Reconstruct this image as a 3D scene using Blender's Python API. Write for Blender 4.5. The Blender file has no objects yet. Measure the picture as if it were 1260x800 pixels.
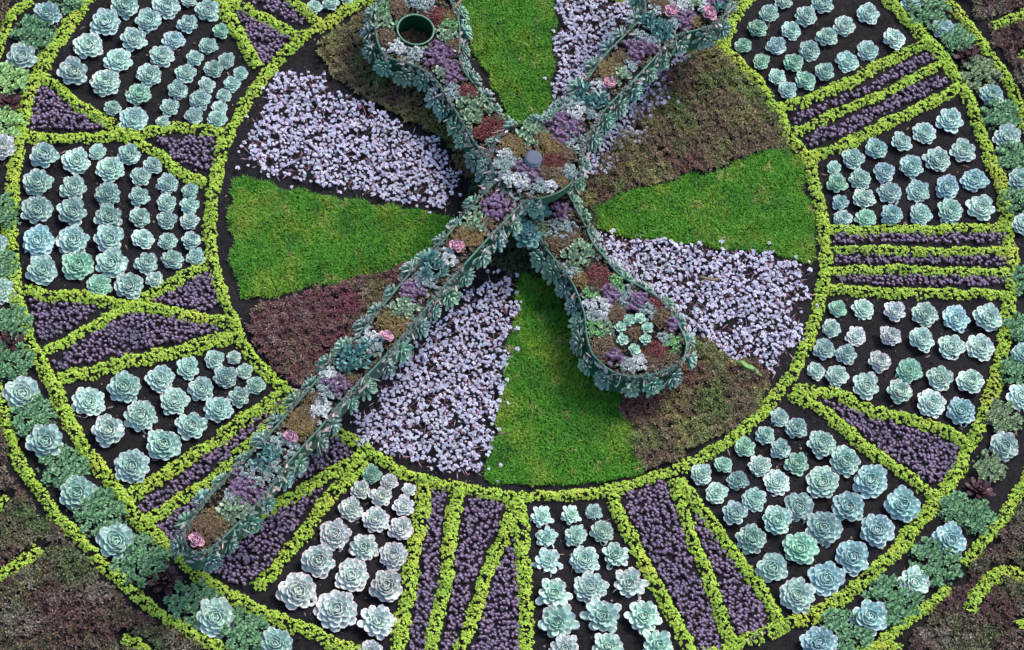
import bpy, bmesh, math, random
import numpy as np
from mathutils import Vector, Matrix

random.seed(7)
rng = np.random.default_rng(11)
R = math.radians
PI = math.pi
sc = bpy.context.scene
COL = sc.collection

# ------------------------------------------------------------------ survey of the site
# Plan positions were read off the photograph on a 1260 x 800 grid; P() turns a reading
# into a place on the level z = const of the flower bed (metres, clock axis near 0,0).
F, CX, CY, DIST, PITCH, ROLL = 4000.0, 0.0522, -0.4295, 11.4045, 0.5472, 0.2190
FWD = np.array([0, math.sin(PITCH), -math.cos(PITCH)])
RIGHT0 = np.array([1.0, 0, 0]); UP0 = np.cross(RIGHT0, FWD)
RT = math.cos(ROLL) * RIGHT0 + math.sin(ROLL) * UP0
UPV = -math.sin(ROLL) * RIGHT0 + math.cos(ROLL) * UP0
EYE = np.array([CX, CY, 0.0]) - DIST * FWD
MPP = DIST / F                                   # metres per reading unit

def P(pts, z=0.0):
    a = np.atleast_2d(np.asarray(pts, float))
    D = FWD + ((a[:, 0] - 630) / F)[:, None] * RT - ((a[:, 1] - 400) / F)[:, None] * UPV
    t = (z - EYE[2]) / D[:, 2]
    return EYE + D * t[:, None]

# ------------------------------------------------------------------ object helpers
def link(o): COL.objects.link(o); return o

def tag(o, label=None, cat=None, group=None, kind=None):
    if label: o['label'] = label
    if cat: o['category'] = cat
    if group: o['group'] = group
    if kind: o['kind'] = kind
    return o

def empty(name, loc=(0, 0, 0)):
    o = bpy.data.objects.new(name, None); o.empty_display_size = .02
    o.location = loc
    return link(o)

def tri_mesh(name, V, T, mask=None, smooth=True):
    V = np.ascontiguousarray(V, np.float32).reshape(-1, 3); T = np.ascontiguousarray(T, np.int32).reshape(-1, 3)
    m = bpy.data.meshes.new(name)
    m.vertices.add(len(V)); m.vertices.foreach_set('co', V.ravel())
    m.loops.add(T.size); m.loops.foreach_set('vertex_index', T.ravel())
    m.polygons.add(len(T))
    m.polygons.foreach_set('loop_start', np.arange(0, T.size, 3, dtype=np.int32))
    m.polygons.foreach_set('loop_total', np.full(len(T), 3, np.int32))
    m.polygons.foreach_set('use_smooth', np.full(len(T), smooth, bool))
    if mask is not None:
        a = m.attributes.new('mask', 'FLOAT_COLOR', 'POINT')
        c = np.ones((len(V), 4), np.float32); c[:, :3] = np.asarray(mask).reshape(-1, 3)
        a.data.foreach_set('color', c.ravel())
    m.update(calc_edges=True); m.validate()
    return m

def obj(name, mesh, mat, parent=None):
    if mat is not None and not mesh.materials: mesh.materials.append(mat)
    o = bpy.data.objects.new(name, mesh); link(o)
    if parent is not None: o.parent = parent
    return o

# ------------------------------------------------------------------ materials
def nodes(name, rough=.55, spec=.35):
    m = bpy.data.materials.new(name); m.use_nodes = True
    nt = m.node_tree; b = nt.nodes['Principled BSDF']
    b.inputs['Roughness'].default_value = rough
    b.inputs['Specular IOR Level'].default_value = spec
    return m, nt, b

def mixc(nt, fac, a, b, mode='MIX'):
    n = nt.nodes.new('ShaderNodeMix'); n.data_type = 'RGBA'; n.blend_type = mode
    for sock, v in ((n.inputs[0], fac), (n.inputs[6], a), (n.inputs[7], b)):
        if isinstance(v, (int, float)): sock.default_value = v
        elif isinstance(v, (tuple, list)): sock.default_value = (*v[:3], 1)
        else: nt.links.new(v, sock)
    return n.outputs[2]

def ramp(nt, fac, a, b):
    n = nt.nodes.new('ShaderNodeMapRange'); nt.links.new(fac, n.inputs[0])
    n.inputs[1].default_value = a; n.inputs[2].default_value = b
    return n.outputs[0]

def noise(nt, scale, detail=3, coord='pos', rough=.6):
    n = nt.nodes.new('ShaderNodeTexNoise'); n.inputs['Scale'].default_value = scale
    n.inputs['Detail'].default_value = detail; n.inputs['Roughness'].default_value = rough
    if coord == 'pos':
        g = nt.nodes.new('ShaderNodeNewGeometry'); nt.links.new(g.outputs['Position'], n.inputs['Vector'])
    else:
        g = nt.nodes.new('ShaderNodeTexCoord'); nt.links.new(g.outputs['Object'], n.inputs['Vector'])
    return n.outputs['Fac']

def leaf_mat(name, core, outer, edge=None, edge_amt=.0, tip=None, tip_amt=.0, var=None, var_amt=0, patch=None,
             patch_scale=6, patch_rng=(.5, .7), rough=.55, spec=.3, tint=False, bright=.25, trans=0):
    """leaf colour: core to outer leaves, leaf margin, leaf tip, leaf-to-leaf variation, slow change over the bed"""
    m, nt, b = nodes(name, rough, spec)
    at = nt.nodes.new('ShaderNodeAttribute'); at.attribute_name = 'mask'
    s = nt.nodes.new('ShaderNodeSeparateColor'); nt.links.new(at.outputs['Color'], s.inputs[0])
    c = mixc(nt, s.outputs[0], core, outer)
    g = nt.nodes.new('ShaderNodeNewGeometry'); isl = g.outputs['Random Per Island']
    if var:
        f = nt.nodes.new('ShaderNodeMath'); f.operation = 'MULTIPLY'; nt.links.new(isl, f.inputs[0]); f.inputs[1].default_value = var_amt
        c = mixc(nt, f.outputs[0], c, var)
    for pc, psc, prg in (patch or []):
        nn = ramp(nt, noise(nt, psc, 3), *prg)
        f = nt.nodes.new('ShaderNodeMath'); f.operation = 'MULTIPLY'; nt.links.new(nn, f.inputs[0])
        f2 = nt.nodes.new('ShaderNodeMath'); f2.operation = 'MULTIPLY_ADD'; nt.links.new(isl, f2.inputs[0]); f2.inputs[1].default_value = .5; f2.inputs[2].default_value = .5
        nt.links.new(f2.outputs[0], f.inputs[1])
        c = mixc(nt, f.outputs[0], c, pc)
    if edge:
        f = nt.nodes.new('ShaderNodeMath'); f.operation = 'MULTIPLY'; nt.links.new(s.outputs[2], f.inputs[0]); f.inputs[1].default_value = edge_amt
        c = mixc(nt, f.outputs[0], c, edge)
    if tip:
        f = nt.nodes.new('ShaderNodeMath'); f.operation = 'MULTIPLY'
        tt = ramp(nt, s.outputs[1], .75, 1.0); nt.links.new(tt, f.inputs[0]); f.inputs[1].default_value = tip_amt
        c = mixc(nt, f.outputs[0], c, tip)
    # leaf-to-leaf brightness of the pigment
    r2 = nt.nodes.new('ShaderNodeMath'); r2.operation = 'MULTIPLY_ADD'
    nt.links.new(isl, r2.inputs[0]); r2.inputs[1].default_value = bright * 2; r2.inputs[2].default_value = 1 - bright
    h = nt.nodes.new('ShaderNodeHueSaturation'); nt.links.new(c, h.inputs['Color']); nt.links.new(r2.outputs[0], h.inputs['Value'])
    c = h.outputs[0]
    if tint:
        oi = nt.nodes.new('ShaderNodeObjectInfo'); c = mixc(nt, 1.0, c, oi.outputs['Color'], 'MULTIPLY')
    nt.links.new(c, b.inputs['Base Color'])
    if trans:
        b.inputs['Subsurface Weight'].default_value = trans
        b.inputs['Subsurface Radius'].default_value = (.004, .006, .002)
        b.inputs['Subsurface Scale'].default_value = 1
    return m

M = {}
M['rosette'] = leaf_mat('echeveria_leaf', (.15, .43, .315), (.255, .48, .415), edge=(.66, .74, .74), edge_amt=.6,
                        tip=(.50, .36, .40), tip_amt=.4, bright=.10, rough=.5, spec=.35, tint=True)
M['heart'] = leaf_mat('echeveria_heart', (.13, .43, .285), (.20, .46, .35), edge=(.55, .69, .66), edge_amt=.6,
                      tip=(.5, .36, .40), tip_amt=.2, bright=.10, rough=.5, spec=.35, tint=True)
M['maroon'] = leaf_mat('maroon_leaf', (.035, .016, .018), (.05, .02, .028), edge=(.085, .035, .045), edge_amt=.4, bright=.3, rough=.4, spec=.4)
M['lime'] = leaf_mat('lime_sedum_leaf', (.52, .66, .10), (.42, .59, .075), var=(.25, .42, .05), var_amt=.7,
                     patch=[((.52, .52, .07), 5, (.55, .72)), ((.17, .33, .035), 9, (.55, .75))], bright=.2, rough=.5)
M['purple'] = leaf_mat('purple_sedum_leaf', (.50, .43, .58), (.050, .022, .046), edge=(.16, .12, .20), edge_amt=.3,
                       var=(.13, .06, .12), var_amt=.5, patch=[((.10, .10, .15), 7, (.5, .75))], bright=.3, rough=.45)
M['white'] = leaf_mat('white_sedum_leaf', (.74, .80, .90), (.60, .61, .75), edge=(.66, .67, .76), edge_amt=.3,
                      var=(.48, .36, .52), var_amt=.6, patch=[((.42, .50, .54), 6, (.5, .7))], bright=.18, rough=.6)
M['stem'] = leaf_mat('sedum_stem', (.30, .17, .22), (.34, .20, .26), bright=.25)
M['bronze'] = leaf_mat('bronze_sedum_leaf', (.19, .18, .085), (.175, .135, .08), var=(.12, .07, .06), var_amt=.8,
                       patch=[((.25, .26, .09), 5, (.46, .64)), ((.15, .045, .06), 4, (.52, .68)), ((.11, .19, .05), 7, (.50, .66))],
                       bright=.4, rough=.6)
M['maroon_sedum'] = leaf_mat('wine_sedum_leaf', (.18, .12, .09), (.17, .09, .085), var=(.12, .045, .06), var_amt=.9,
                       patch=[((.18, .175, .08), 6, (.48, .66)), ((.19, .045, .09), 5, (.54, .68)), ((.26, .21, .18), 11, (.52, .7))],
                       bright=.4, rough=.6)
M['dark_sedum'] = leaf_mat('dark_sedum_leaf', (.12, .10, .065), (.115, .07, .06), var=(.085, .035, .04), var_amt=.8,
                       patch=[((.13, .15, .07), 5, (.45, .62)), ((.22, .19, .16), 9, (.54, .68)), ((.085, .16, .05), 4, (.56, .70))],
                       bright=.4, rough=.6)
M['grass'] = leaf_mat('lawn_blade', (.045, .20, .010), (.058, .245, .012), var=(.10, .28, .018), var_amt=.4,
                      patch=[((.24, .33, .035), 5, (.48, .70)), ((.03, .14, .012), 8, (.48, .70)), ((.32, .32, .10), 14, (.60, .72))],
                      bright=.2, rough=.5, spec=.25)
M['moss'] = leaf_mat('green_moss_leaf', (.045, .115, .03), (.055, .11, .04), var=(.10, .10, .05), var_amt=.7, bright=.4, rough=.6)
M['houseleek'] = leaf_mat('houseleek_leaf', (.20, .42, .19), (.10, .27, .115), var=(.15, .25, .15), var_amt=.7, edge=(.18, .29, .2), edge_amt=.3, bright=.3, rough=.5, tint=True)
# succulents planted in the hands
M['silver'] = leaf_mat('silver_sedum_leaf', (.38, .52, .48), (.18, .32, .28), var=(.32, .28, .34), var_amt=.7, bright=.25)
M['snow'] = leaf_mat('snow_sedum_leaf', (.62, .68, .66), (.40, .50, .48), var=(.5, .42, .5), var_amt=.5, bright=.2)
M['mauve'] = leaf_mat('mauve_sedum_leaf', (.33, .26, .40), (.07, .032, .075), var=(.16, .085, .15), var_amt=.7, bright=.3)
M['rust'] = leaf_mat('rust_sedum_leaf', (.19, .11, .08), (.15, .075, .06), var=(.15, .14, .075), var_amt=.8, bright=.4)
M['olive'] = leaf_mat('olive_sedum_leaf', (.22, .22, .075), (.17, .15, .06), var=(.24, .13, .07), var_amt=.8, bright=.35)
M['sage'] = leaf_mat('sage_sedum_leaf', (.30, .37, .35), (.21, .28, .26), var=(.24, .17, .19), var_amt=.9, bright=.3)
M['rimgreen'] = leaf_mat('rim_sedum_leaf', (.17, .29, .25), (.13, .22, .19), var=(.24, .15, .16), var_amt=.8, bright=.3)
M['brown'] = leaf_mat('brown_sedum_leaf', (.12, .085, .05), (.10, .06, .045), var=(.12, .12, .06), var_amt=.8, bright=.45)
M['red'] = leaf_mat('red_sedum_leaf', (.22, .045, .055), (.16, .035, .04), var=(.12, .07, .05), var_amt=.6, bright=.4)
M['jade'] = leaf_mat('jade_leaf', (.20, .38, .20), (.16, .30, .18), var=(.26, .30, .22), var_amt=.7, edge=(.36, .42, .32), edge_amt=.3, bright=.3)
M['bright'] = leaf_mat('bright_leaf', (.20, .40, .17), (.15, .32, .13), bright=.25)
M['blade'] = leaf_mat('blue_finger_leaf', (.075, .23, .205), (.095, .25, .225), var=(.20, .34, .33), var_amt=.6, bright=.25)
M['side'] = leaf_mat('hand_echeveria_leaf', (.072, .25, .18), (.105, .275, .205), edge=(.32, .42, .38), edge_amt=.5,
                     tip=(.42, .27, .30), tip_amt=.3, bright=.22, rough=.5, tint=True)
M['pink'] = leaf_mat('pink_echeveria_leaf', (.36, .16, .27), (.46, .22, .31), edge=(.62, .42, .46), edge_amt=.6, bright=.2)
M['rimleaf'] = leaf_mat('rim_leaf', (.15, .27, .23), (.18, .28, .255), var=(.33, .20, .22), var_amt=.85, bright=.3)
M['teal'] = leaf_mat('teal_echeveria_leaf', (.08, .25, .235), (.10, .26, .26), edge=(.38, .48, .52), edge_amt=.35, bright=.2)
M['mint'] = leaf_mat('mint_echeveria_leaf', (.26, .50, .36), (.33, .53, .42), edge=(.6, .7, .62), edge_amt=.5, bright=.15)

def plain(name, col, rough=.5, metal=0, var=.25, scale=30):
    m, nt, b = nodes(name, rough, .4)
    n = ramp(nt, noise(nt, scale, 5), .35, .7)
    c = mixc(nt, n, tuple(x * (1 - var) for x in col), tuple(x * (1 + var) for x in col))
    nt.links.new(c, b.inputs['Base Color']); b.inputs['Metallic'].default_value = metal
    return m
M['metal_green'] = plain('green_painted_metal', (.016, .085, .06), .45)
M['ring_green'] = plain('bright_green_enamel', (.006, .05, .022), .4)
M['ring_lip'] = plain('worn_green_lip', (.07, .18, .12), .5)
M['cap'] = plain('grey_blue_cap', (.05, .062, .10), .7)
M['cap_side'] = plain('cap_collar', (.09, .17, .16), .5)
M['twig'] = plain('twig_bark', (.16, .115, .075), .8)
M['fallen'] = plain('fallen_leaf', (.10, .24, .05), .5)
M['pale_chip'] = plain('pale_chip', (.42, .39, .35), .8)

def soil_mat():
    m, nt, b = nodes('dark_soil', .9, .15)
    n1 = noise(nt, 55, 6, rough=.7); n2 = noise(nt, 4, 3)
    c = mixc(nt, ramp(nt, n1, .35, .75), (.0035, .0035, .0045), (.016, .0148, .0175))
    c = mixc(nt, ramp(nt, n2, .45, .7), c, (.012, .0112, .0132))
    sp = nt.nodes.new('ShaderNodeTexVoronoi'); sp.inputs['Scale'].default_value = 110
    g = nt.nodes.new('ShaderNodeNewGeometry'); nt.links.new(g.outputs['Position'], sp.inputs['Vector'])
    sep = nt.nodes.new('ShaderNodeSeparateColor'); nt.links.new(sp.outputs['Color'], sep.inputs[0])
    lt = nt.nodes.new('ShaderNodeMath'); lt.operation = 'GREATER_THAN'; nt.links.new(sep.outputs[0], lt.inputs[0]); lt.inputs[1].default_value = .965
    near = nt.nodes.new('ShaderNodeMath'); near.operation = 'LESS_THAN'; nt.links.new(sp.outputs['Distance'], near.inputs[0]); near.inputs[1].default_value = .28
    mu = nt.nodes.new('ShaderNodeMath'); mu.operation = 'MULTIPLY'; nt.links.new(lt.outputs[0], mu.inputs[0]); nt.links.new(near.outputs[0], mu.inputs[1])
    c = mixc(nt, mu.outputs[0], c, (.10, .085, .075))
    ln = nt.nodes.new('ShaderNodeVectorMath'); ln.operation = 'LENGTH'; nt.links.new(g.outputs['Position'], ln.inputs[0])
    far = ramp(nt, ln.outputs['Value'], 3.0, 3.06)          # mown lawn round the flower bed
    c = mixc(nt, far, c, mixc(nt, ramp(nt, noise(nt, 9, 6), .35, .7), (.035, .12, .012), (.07, .19, .02)))
    nt.links.new(c, b.inputs['Base Color'])
    bp = nt.nodes.new('ShaderNodeBump'); bp.inputs['Strength'].default_value = .7; bp.inputs['Distance'].default_value = .012
    nt.links.new(n1, bp.inputs['Height']); nt.links.new(bp.outputs[0], b.inputs['Normal'])
    return m
M['soil'] = soil_mat()

# ------------------------------------------------------------------ leaf and rosette prototypes
def rotz(a): c, s = np.cos(a), np.sin(a); return np.array([[c, -s, 0], [s, c, 0], [0, 0, 1.0]])

def thick_leaf(L, W, e0, curl, cup, th, order, ns=7):
    """a fleshy spoon-shaped leaf along +x, closed surface"""
    V, K = [], []
    x = z = 0.0; ds = 1.0 / ns
    for i in range(ns):
        s = (i + .35) / ns
        e = e0 + curl * s
        w = W * .5 * (0.36 + .64 * math.sin(min(1, s / .74) * PI / 2)) if s < .74 else W * .5 * math.sqrt(max(0, 1 - ((s - .74) / .265) ** 2))
        t = th * (1 - .45 * s)
        nx, nz = -math.sin(e), math.cos(e)
        for (u, h, ed) in ((-1, cup * w, 1), (-.55, cup * w * .3, .25), (0, 0, 0), (.55, cup * w * .3, .25), (1, cup * w, 1), (.5, -t * .8, .5), (-.5, -t * .8, .5)):
            V.append((x + nx * h, u * w, z + nz * h)); K.append((order, s, ed))
        x += math.cos(e) * L * ds; z += math.sin(e) * L * ds
    e = e0 + curl
    V.append((x - .06 * L, 0, z + cup * W * .10)); K.append((order, 1, 1))
    m = 7; T = []
    for i in range(ns - 1):
        for j in range(m):
            a, b_, c, d = i * m + j, i * m + (j + 1) % m, (i + 1) * m + (j + 1) % m, (i + 1) * m + j
            T += [(a, d, c), (a, c, b_)]
    tip = ns * m
    for j in range(m): T.append(((ns - 1) * m + j, tip, (ns - 1) * m + (j + 1) % m))
    return np.array(V), np.array(T), np.array(K)

def thin_leaf(L, W, e0, curl, cup, order, wide=.6):
    """a small leaf: base, two side pairs with a midrib, tip"""
    V, K = [], []
    x = z = 0.0; prev = 0
    for s, w in ((0, .25), (wide * .6, .85), (wide * 1.2, .95), (1, 0)):
        e = e0 + curl * s
        x += math.cos(e) * L * (s - prev); z += math.sin(e) * L * (s - prev); prev = s
        if w == 0: V.append((x, 0, z)); K.append((order, 1, 1)); break
        hw = w * W / 2
        V += [(x, -hw, z + cup * hw), (x, 0, z), (x, hw, z + cup * hw)]; K += [(order, s, 1), (order, s, 0), (order, s, 1)]
    T = []
    for i in range(2):
        a = i * 3
        T += [(a, a + 3, a + 4), (a, a + 4, a + 1), (a + 1, a + 4, a + 5), (a + 1, a + 5, a + 2)]
    T += [(6, 9, 7), (7, 9, 8)]
    return np.array(V), np.array(T), np.array(K)

def diamond(L, W, e0, cup, order, az=0):
    c, s = math.cos(e0), math.sin(e0)
    V = np.array([(0, 0, 0), (.55 * L * c, -W / 2, .55 * L * s + cup * W), (L * c, 0, L * s), (.55 * L * c, W / 2, .55 * L * s + cup * W)])
    return V, np.array([(0, 1, 2), (0, 2, 3)]), np.array([(order, 0, 0), (order, .5, 1), (order, 1, 1), (order, .5, 1)], float)

def join(parts):
    V, T, K, n = [], [], [], 0
    for v, t, k in parts:
        V.append(v); T.append(t + n); K.append(k); n += len(v)
    return np.concatenate(V), np.concatenate(T), np.concatenate(K)

def rosette(rad, n=32, seed=0, kind='thick', W=.44, el=(6, 74), open_=.74, dome=.26, cup=.28, jitter=.1, split=None, th=.10, lexp=1.2, eexp=1.3, ogain=1, obias=0, wide=.6):
    r = random.Random(seed); out, heart = [], []
    a0 = r.random() * 6.28
    for i in range(n):
        u = i / (n - 1)
        L = rad * (1 - open_ * u ** lexp) * (1 + r.uniform(-jitter, jitter))
        e = R(el[0] + (el[1] - el[0]) * u ** eexp + r.uniform(-5, 5))
        w = W * rad * (1 - .55 * u) * r.uniform(.9, 1.1)
        od = min(1, max(0, (1 - u) * ogain + obias))
        if kind == 'thick': v, t, k = thick_leaf(L, w, e, R(12 + 24 * u), cup, th * rad * (1 - .4 * u), od)
        else: v, t, k = thin_leaf(L, w, e, R(20), cup, od, wide)
        rot = rotz(a0 + i * 2.39996 + r.uniform(-.1, .1))
        v = v @ rot.T
        v[:, 2] += dome * rad * u + .06 * rad
        (heart if split is not None and u > split else out).append((v, t, k))
    return (join(out), join(heart)) if split is not None else join(out)

def star(n, L, W, seed, el=(5, 70), cup=.15, kind='diamond', spread=.2):
    """a small sprig tip of n leaves"""
    r = random.Random(seed); parts = []; a0 = r.random() * 6.28
    for i in range(n):
        u = i / max(1, n - 1)
        l = L * (1 - .45 * u) * r.uniform(.8, 1.2); e = R(el[0] + (el[1] - el[0]) * u + r.uniform(-10, 10))
        w = W * r.uniform(.85, 1.15) * (1 - .3 * u)
        v, t, k = diamond(l, w, e, cup, 1 - u) if kind == 'diamond' else thin_leaf(l, w, e, R(25), cup * 2, 1 - u)
        v = v @ rotz(a0 + i * 2.4 + r.uniform(-.2, .2)).T
        v[:, 2] += u * L * spread
        parts.append((v, t, k))
    return join(parts)

PR = {
 'lime': [star(8, .0095, .0068, s, (0, 62)) for s in range(8)],
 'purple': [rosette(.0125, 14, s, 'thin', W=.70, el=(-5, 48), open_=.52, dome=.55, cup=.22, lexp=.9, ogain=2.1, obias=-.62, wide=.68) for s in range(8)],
 'white': [rosette(.0118, 14, s + 20, 'thin', W=.80, el=(-8, 72), open_=.55, dome=.55, cup=.15, lexp=1, ogain=1.6, obias=-.5, wide=.7) for s in range(8)],
 'bronze': [star(8, .0085, .0032, s + 40, (10, 75)) for s in range(10)],
 'moss': [star(8, .007, .003, s + 50, (10, 75)) for s in range(6)],
 'leek': [rosette(.020, 20, s + 60, 'thin', W=.46, el=(2, 72), open_=.6, dome=.4, cup=.25) for s in range(6)],
 'jade': [star(8, .02, .011, s + 70, (0, 60), kind='thin') for s in range(6)],
 'blade': [star(8, .036, .0095, s + 80, (22, 78), kind='thin', cup=.35) for s in range(6)],
}

def place(protos, pos, scale, tilt=.35, nrm=None, r=rng):
    """copies of leaf sprigs set at pos, merged to one growing mass (arrays)"""
    pos = np.asarray(pos, float); N = len(pos)
    scale = np.broadcast_to(np.asarray(scale, float), (N,))
    az = r.uniform(0, 2 * PI, N)
    n = np.zeros((N, 3)); n[:, 2] = 1
    if nrm is not None: n = n + nrm
    n[:, :2] += r.normal(0, tilt * .6, (N, 2))
    n /= np.linalg.norm(n, axis=1)[:, None]
    ref = np.stack([np.cos(az), np.sin(az), 0 * az], 1)
    xa = ref - n * np.sum(ref * n, 1)[:, None]; xa /= np.linalg.norm(xa, axis=1)[:, None]
    ya = np.cross(n, xa)
    A = np.stack([xa, ya, n], 2) * scale[:, None, None]
    which = r.integers(0, len(protos), N)
    Vs, Ts, Ks, off = [], [], [], 0
    for q, (v, t, k) in enumerate(protos):
        sel = np.where(which == q)[0]
        if not len(sel): continue
        W = np.einsum('nij,vj->nvi', A[sel], v) + pos[sel][:, None, :]
        Vs.append(W.reshape(-1, 3))
        Ts.append((t[None] + (np.arange(len(sel)) * len(v))[:, None, None] + off).reshape(-1, 3))
        Ks.append(np.broadcast_to(k, (len(sel), *k.shape)).reshape(-1, 3)); off += len(sel) * len(v)
    return np.concatenate(Vs), np.concatenate(Ts), np.concatenate(Ks)

# ------------------------------------------------------------------ scattering
def inside(poly, pts):
    x, y = pts[:, 0], pts[:, 1]; c = np.zeros(len(pts), bool)
    n = len(poly); j = n - 1
    for i in range(n):
        xi, yi = poly[i][:2]; xj, yj = poly[j][:2]
        if yi != yj:
            c ^= ((yi > y) != (yj > y)) & (x < (xj - xi) * (y - yi) / (yj - yi) + xi)
        j = i
    return c

_nk = rng.uniform(0, 6.28, (14, 3)); _nf = rng.normal(0, 1, (14, 2))
def field(xy, freq):
    """smooth random field, about -1..1"""
    s = np.zeros(len(xy))
    for k in range(14): s += np.sin((xy @ _nf[k]) * freq + _nk[k, 0])
    return s / 4.2

def fill_poly(px_poly, spacing, jitter=.5, ragged=.012, gap=0.0, gap_freq=60, r=rng):
    poly = P(px_poly)[:, :2]
    lo, hi = poly.min(0), poly.max(0)
    gx, gy = np.meshgrid(np.arange(lo[0], hi[0], spacing), np.arange(lo[1], hi[1], spacing * .87))
    gx = gx + (np.arange(gx.shape[0]) % 2)[:, None] * spacing / 2
    g = np.stack([gx.ravel(), gy.ravel()], 1); g += r.normal(0, jitter * spacing * .5, g.shape)
    test = g + np.stack([field(g, 45), field(g[:, ::-1] + 3, 45)], 1) * ragged
    k = inside(poly, test)
    if gap > 0: k &= field(g + 7, gap_freq) > -1.6 + gap * 1.6
    return g[k]

def ground_z(xy):
    return .004 * field(xy, 30) + .003 * field(xy + 5, 85)

def xyz(g, z=0.0): return np.column_stack([g, ground_z(g) + z])

# ------------------------------------------------------------------ the ground
def make_ground():
    xs = np.concatenate([[-400, -60, -12, -5], np.arange(-2.7, 2.72, .018), [5, 12, 60, 400]])
    ys = np.concatenate([[-400, -60, -12, -5], np.arange(-2.7, 2.72, .018), [5, 12, 60, 400]])
    X, Y = np.meshgrid(xs, ys); g = np.stack([X.ravel(), Y.ravel()], 1)
    z = ground_z(g); far = np.max(np.abs(g), 1) > 2.75; z[far] = -.01
    z += np.where(far, 0, rng.normal(0, .0022, len(z)))
    nx, ny = len(xs), len(ys); idx = np.arange(nx * ny).reshape(ny, nx)
    a, b, c, d = idx[:-1, :-1].ravel(), idx[:-1, 1:].ravel(), idx[1:, 1:].ravel(), idx[1:, :-1].ravel()
    T = np.concatenate([np.stack([a, b, c], 1), np.stack([a, c, d], 1)])
    o = obj('ground', tri_mesh('ground', np.column_stack([g, z]), T, smooth=True), M['soil'])
    o['kind'] = 'structure'
make_ground()

def make_crumbs():
    n = 9500
    rr = 2.5 * np.sqrt(rng.uniform(0, 1, n)); a = rng.uniform(0, 2 * PI, n)
    g = np.stack([rr * np.cos(a), rr * np.sin(a)], 1)
    oct_v = np.array([(1, 0, 0), (0, 1, 0), (-1, 0, 0), (0, -1, 0), (0, 0, .8), (0, 0, -.6)], float)
    oct_t = np.array([(0, 1, 4), (1, 2, 4), (2, 3, 4), (3, 0, 4), (1, 0, 5), (2, 1, 5), (3, 2, 5), (0, 3, 5)])
    pr = []
    for s in range(6):
        q = np.random.default_rng(s); v = oct_v * q.uniform(.5, 1.3, oct_v.shape) ; pr.append((v, oct_t, np.tile([q.random(), 0, 0], (6, 1))))
    v, t, k = place(pr, xyz(g, .001), rng.uniform(.0016, .0055, n) * rng.choice([1, 1, 1, 1.5], n), tilt=1)
    m = leaf_mat('soil_clod', (.02, .018, .018), (.075, .06, .05), var=(.010, .009, .010), var_amt=1.0, patch=None, bright=.6, rough=.9, spec=.1)
    tag(obj('soil_crumbs', tri_mesh('soil_crumbs', v, t, k, smooth=False), m),
        'loose dark clods and grit lying on the bare soil between the plants', 'soil', kind='stuff')
make_crumbs()

def make_litter():
    n = 1000
    rr = 2.4 * np.sqrt(rng.uniform(0, 1, n)); a = rng.uniform(0, 2 * PI, n)
    g = np.stack([rr * np.cos(a), rr * np.sin(a)], 1)
    pr = [thin_leaf(.020, .009, R(5), R(25), .3, .2), thin_leaf(.028, .006, R(8), R(-10), .2, .6), thin_leaf(.013, .009, R(12), R(20), .4, .9), diamond(.034, .0028, R(6), 0, .5)]
    v, t, k = place(pr, xyz(g, .004), rng.uniform(.5, 1.1, n), .6)
    m = leaf_mat('dry_litter', (.20, .15, .10), (.32, .26, .19), var=(.09, .055, .04), var_amt=.9, bright=.4, rough=.8, spec=.1)
    tag(obj('leaf_litter', tri_mesh('leaf_litter', v, t, k), m), 'scattered dry leaf scraps and bits of straw on the bare soil', 'leaf litter', kind='stuff')
make_litter()

# ------------------------------------------------------------------ lime green sedum rows
def resample(w, step=.012):
    d = np.r_[0, np.cumsum(np.linalg.norm(np.diff(w, axis=0), axis=1))]
    n = max(3, int(d[-1] / step)); s = np.linspace(0, d[-1], n)
    return np.column_stack([np.interp(s, d, w[:, i]) for i in range(2)]), s

def hedge(world_pts, width, label, group='lime green numeral strokes', name='lime_sedum_row', density=24000, height=.030):
    w, s = resample(np.asarray(world_pts)[:, :2])
    # soften corners of the survey polyline
    for _ in range(3): w[1:-1] = (w[:-2] + 2 * w[1:-1] + w[2:]) / 4
    L = s[-1]; n = int(L * width * density)
    t = rng.uniform(0, L, n); u = rng.uniform(-1, 1, n); u = np.sign(u) * np.abs(u) ** .85
    kn = int(L / .026) + 3
    wl = np.interp(t, np.linspace(0, L, kn), rng.uniform(.68, 1.22, kn)); wr = np.interp(t, np.linspace(0, L, kn), rng.uniform(.68, 1.22, kn))
    hh = np.interp(t, np.linspace(0, L, kn), rng.uniform(.65, 1.2, kn))
    side = np.interp(t, np.linspace(0, L, max(3, kn // 3)), rng.normal(0, .10, max(3, kn // 3)))
    c = np.column_stack([np.interp(t, s, w[:, 0]), np.interp(t, s, w[:, 1])])
    tx = np.gradient(w[:, 0]); ty = np.gradient(w[:, 1]); nn = np.column_stack([-ty, tx]); nn /= np.linalg.norm(nn, axis=1)[:, None]
    nv = np.column_stack([np.interp(t, s, nn[:, 0]), np.interp(t, s, nn[:, 1])])
    off = (u * np.where(u > 0, wl, wr) + side) * width / 2
    g = c + nv * off[:, None] + rng.normal(0, .0016, (n, 2))
    lump = .5 + .5 * np.clip(field(g, 230), -1, 1)
    z = height * hh * (1 - .72 * u * u) * (.62 + .38 * lump) * rng.uniform(.72, 1.0, n)
    keep = rng.uniform(0, 1, n) < .78 + .22 * lump
    nr = np.column_stack([nv * (u * .8)[:, None], np.zeros(n)])
    v, tt, k = place(PR['lime'], xyz(g, 0)[keep] + np.column_stack([np.zeros((keep.sum(), 2)), z[keep]]), rng.uniform(.50, .86, keep.sum()), tilt=.5, nrm=nr[keep])
    o = obj(name, tri_mesh(name, v, tt, k), M['lime'])
    return tag(o, label, 'sedum row', group)

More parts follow.
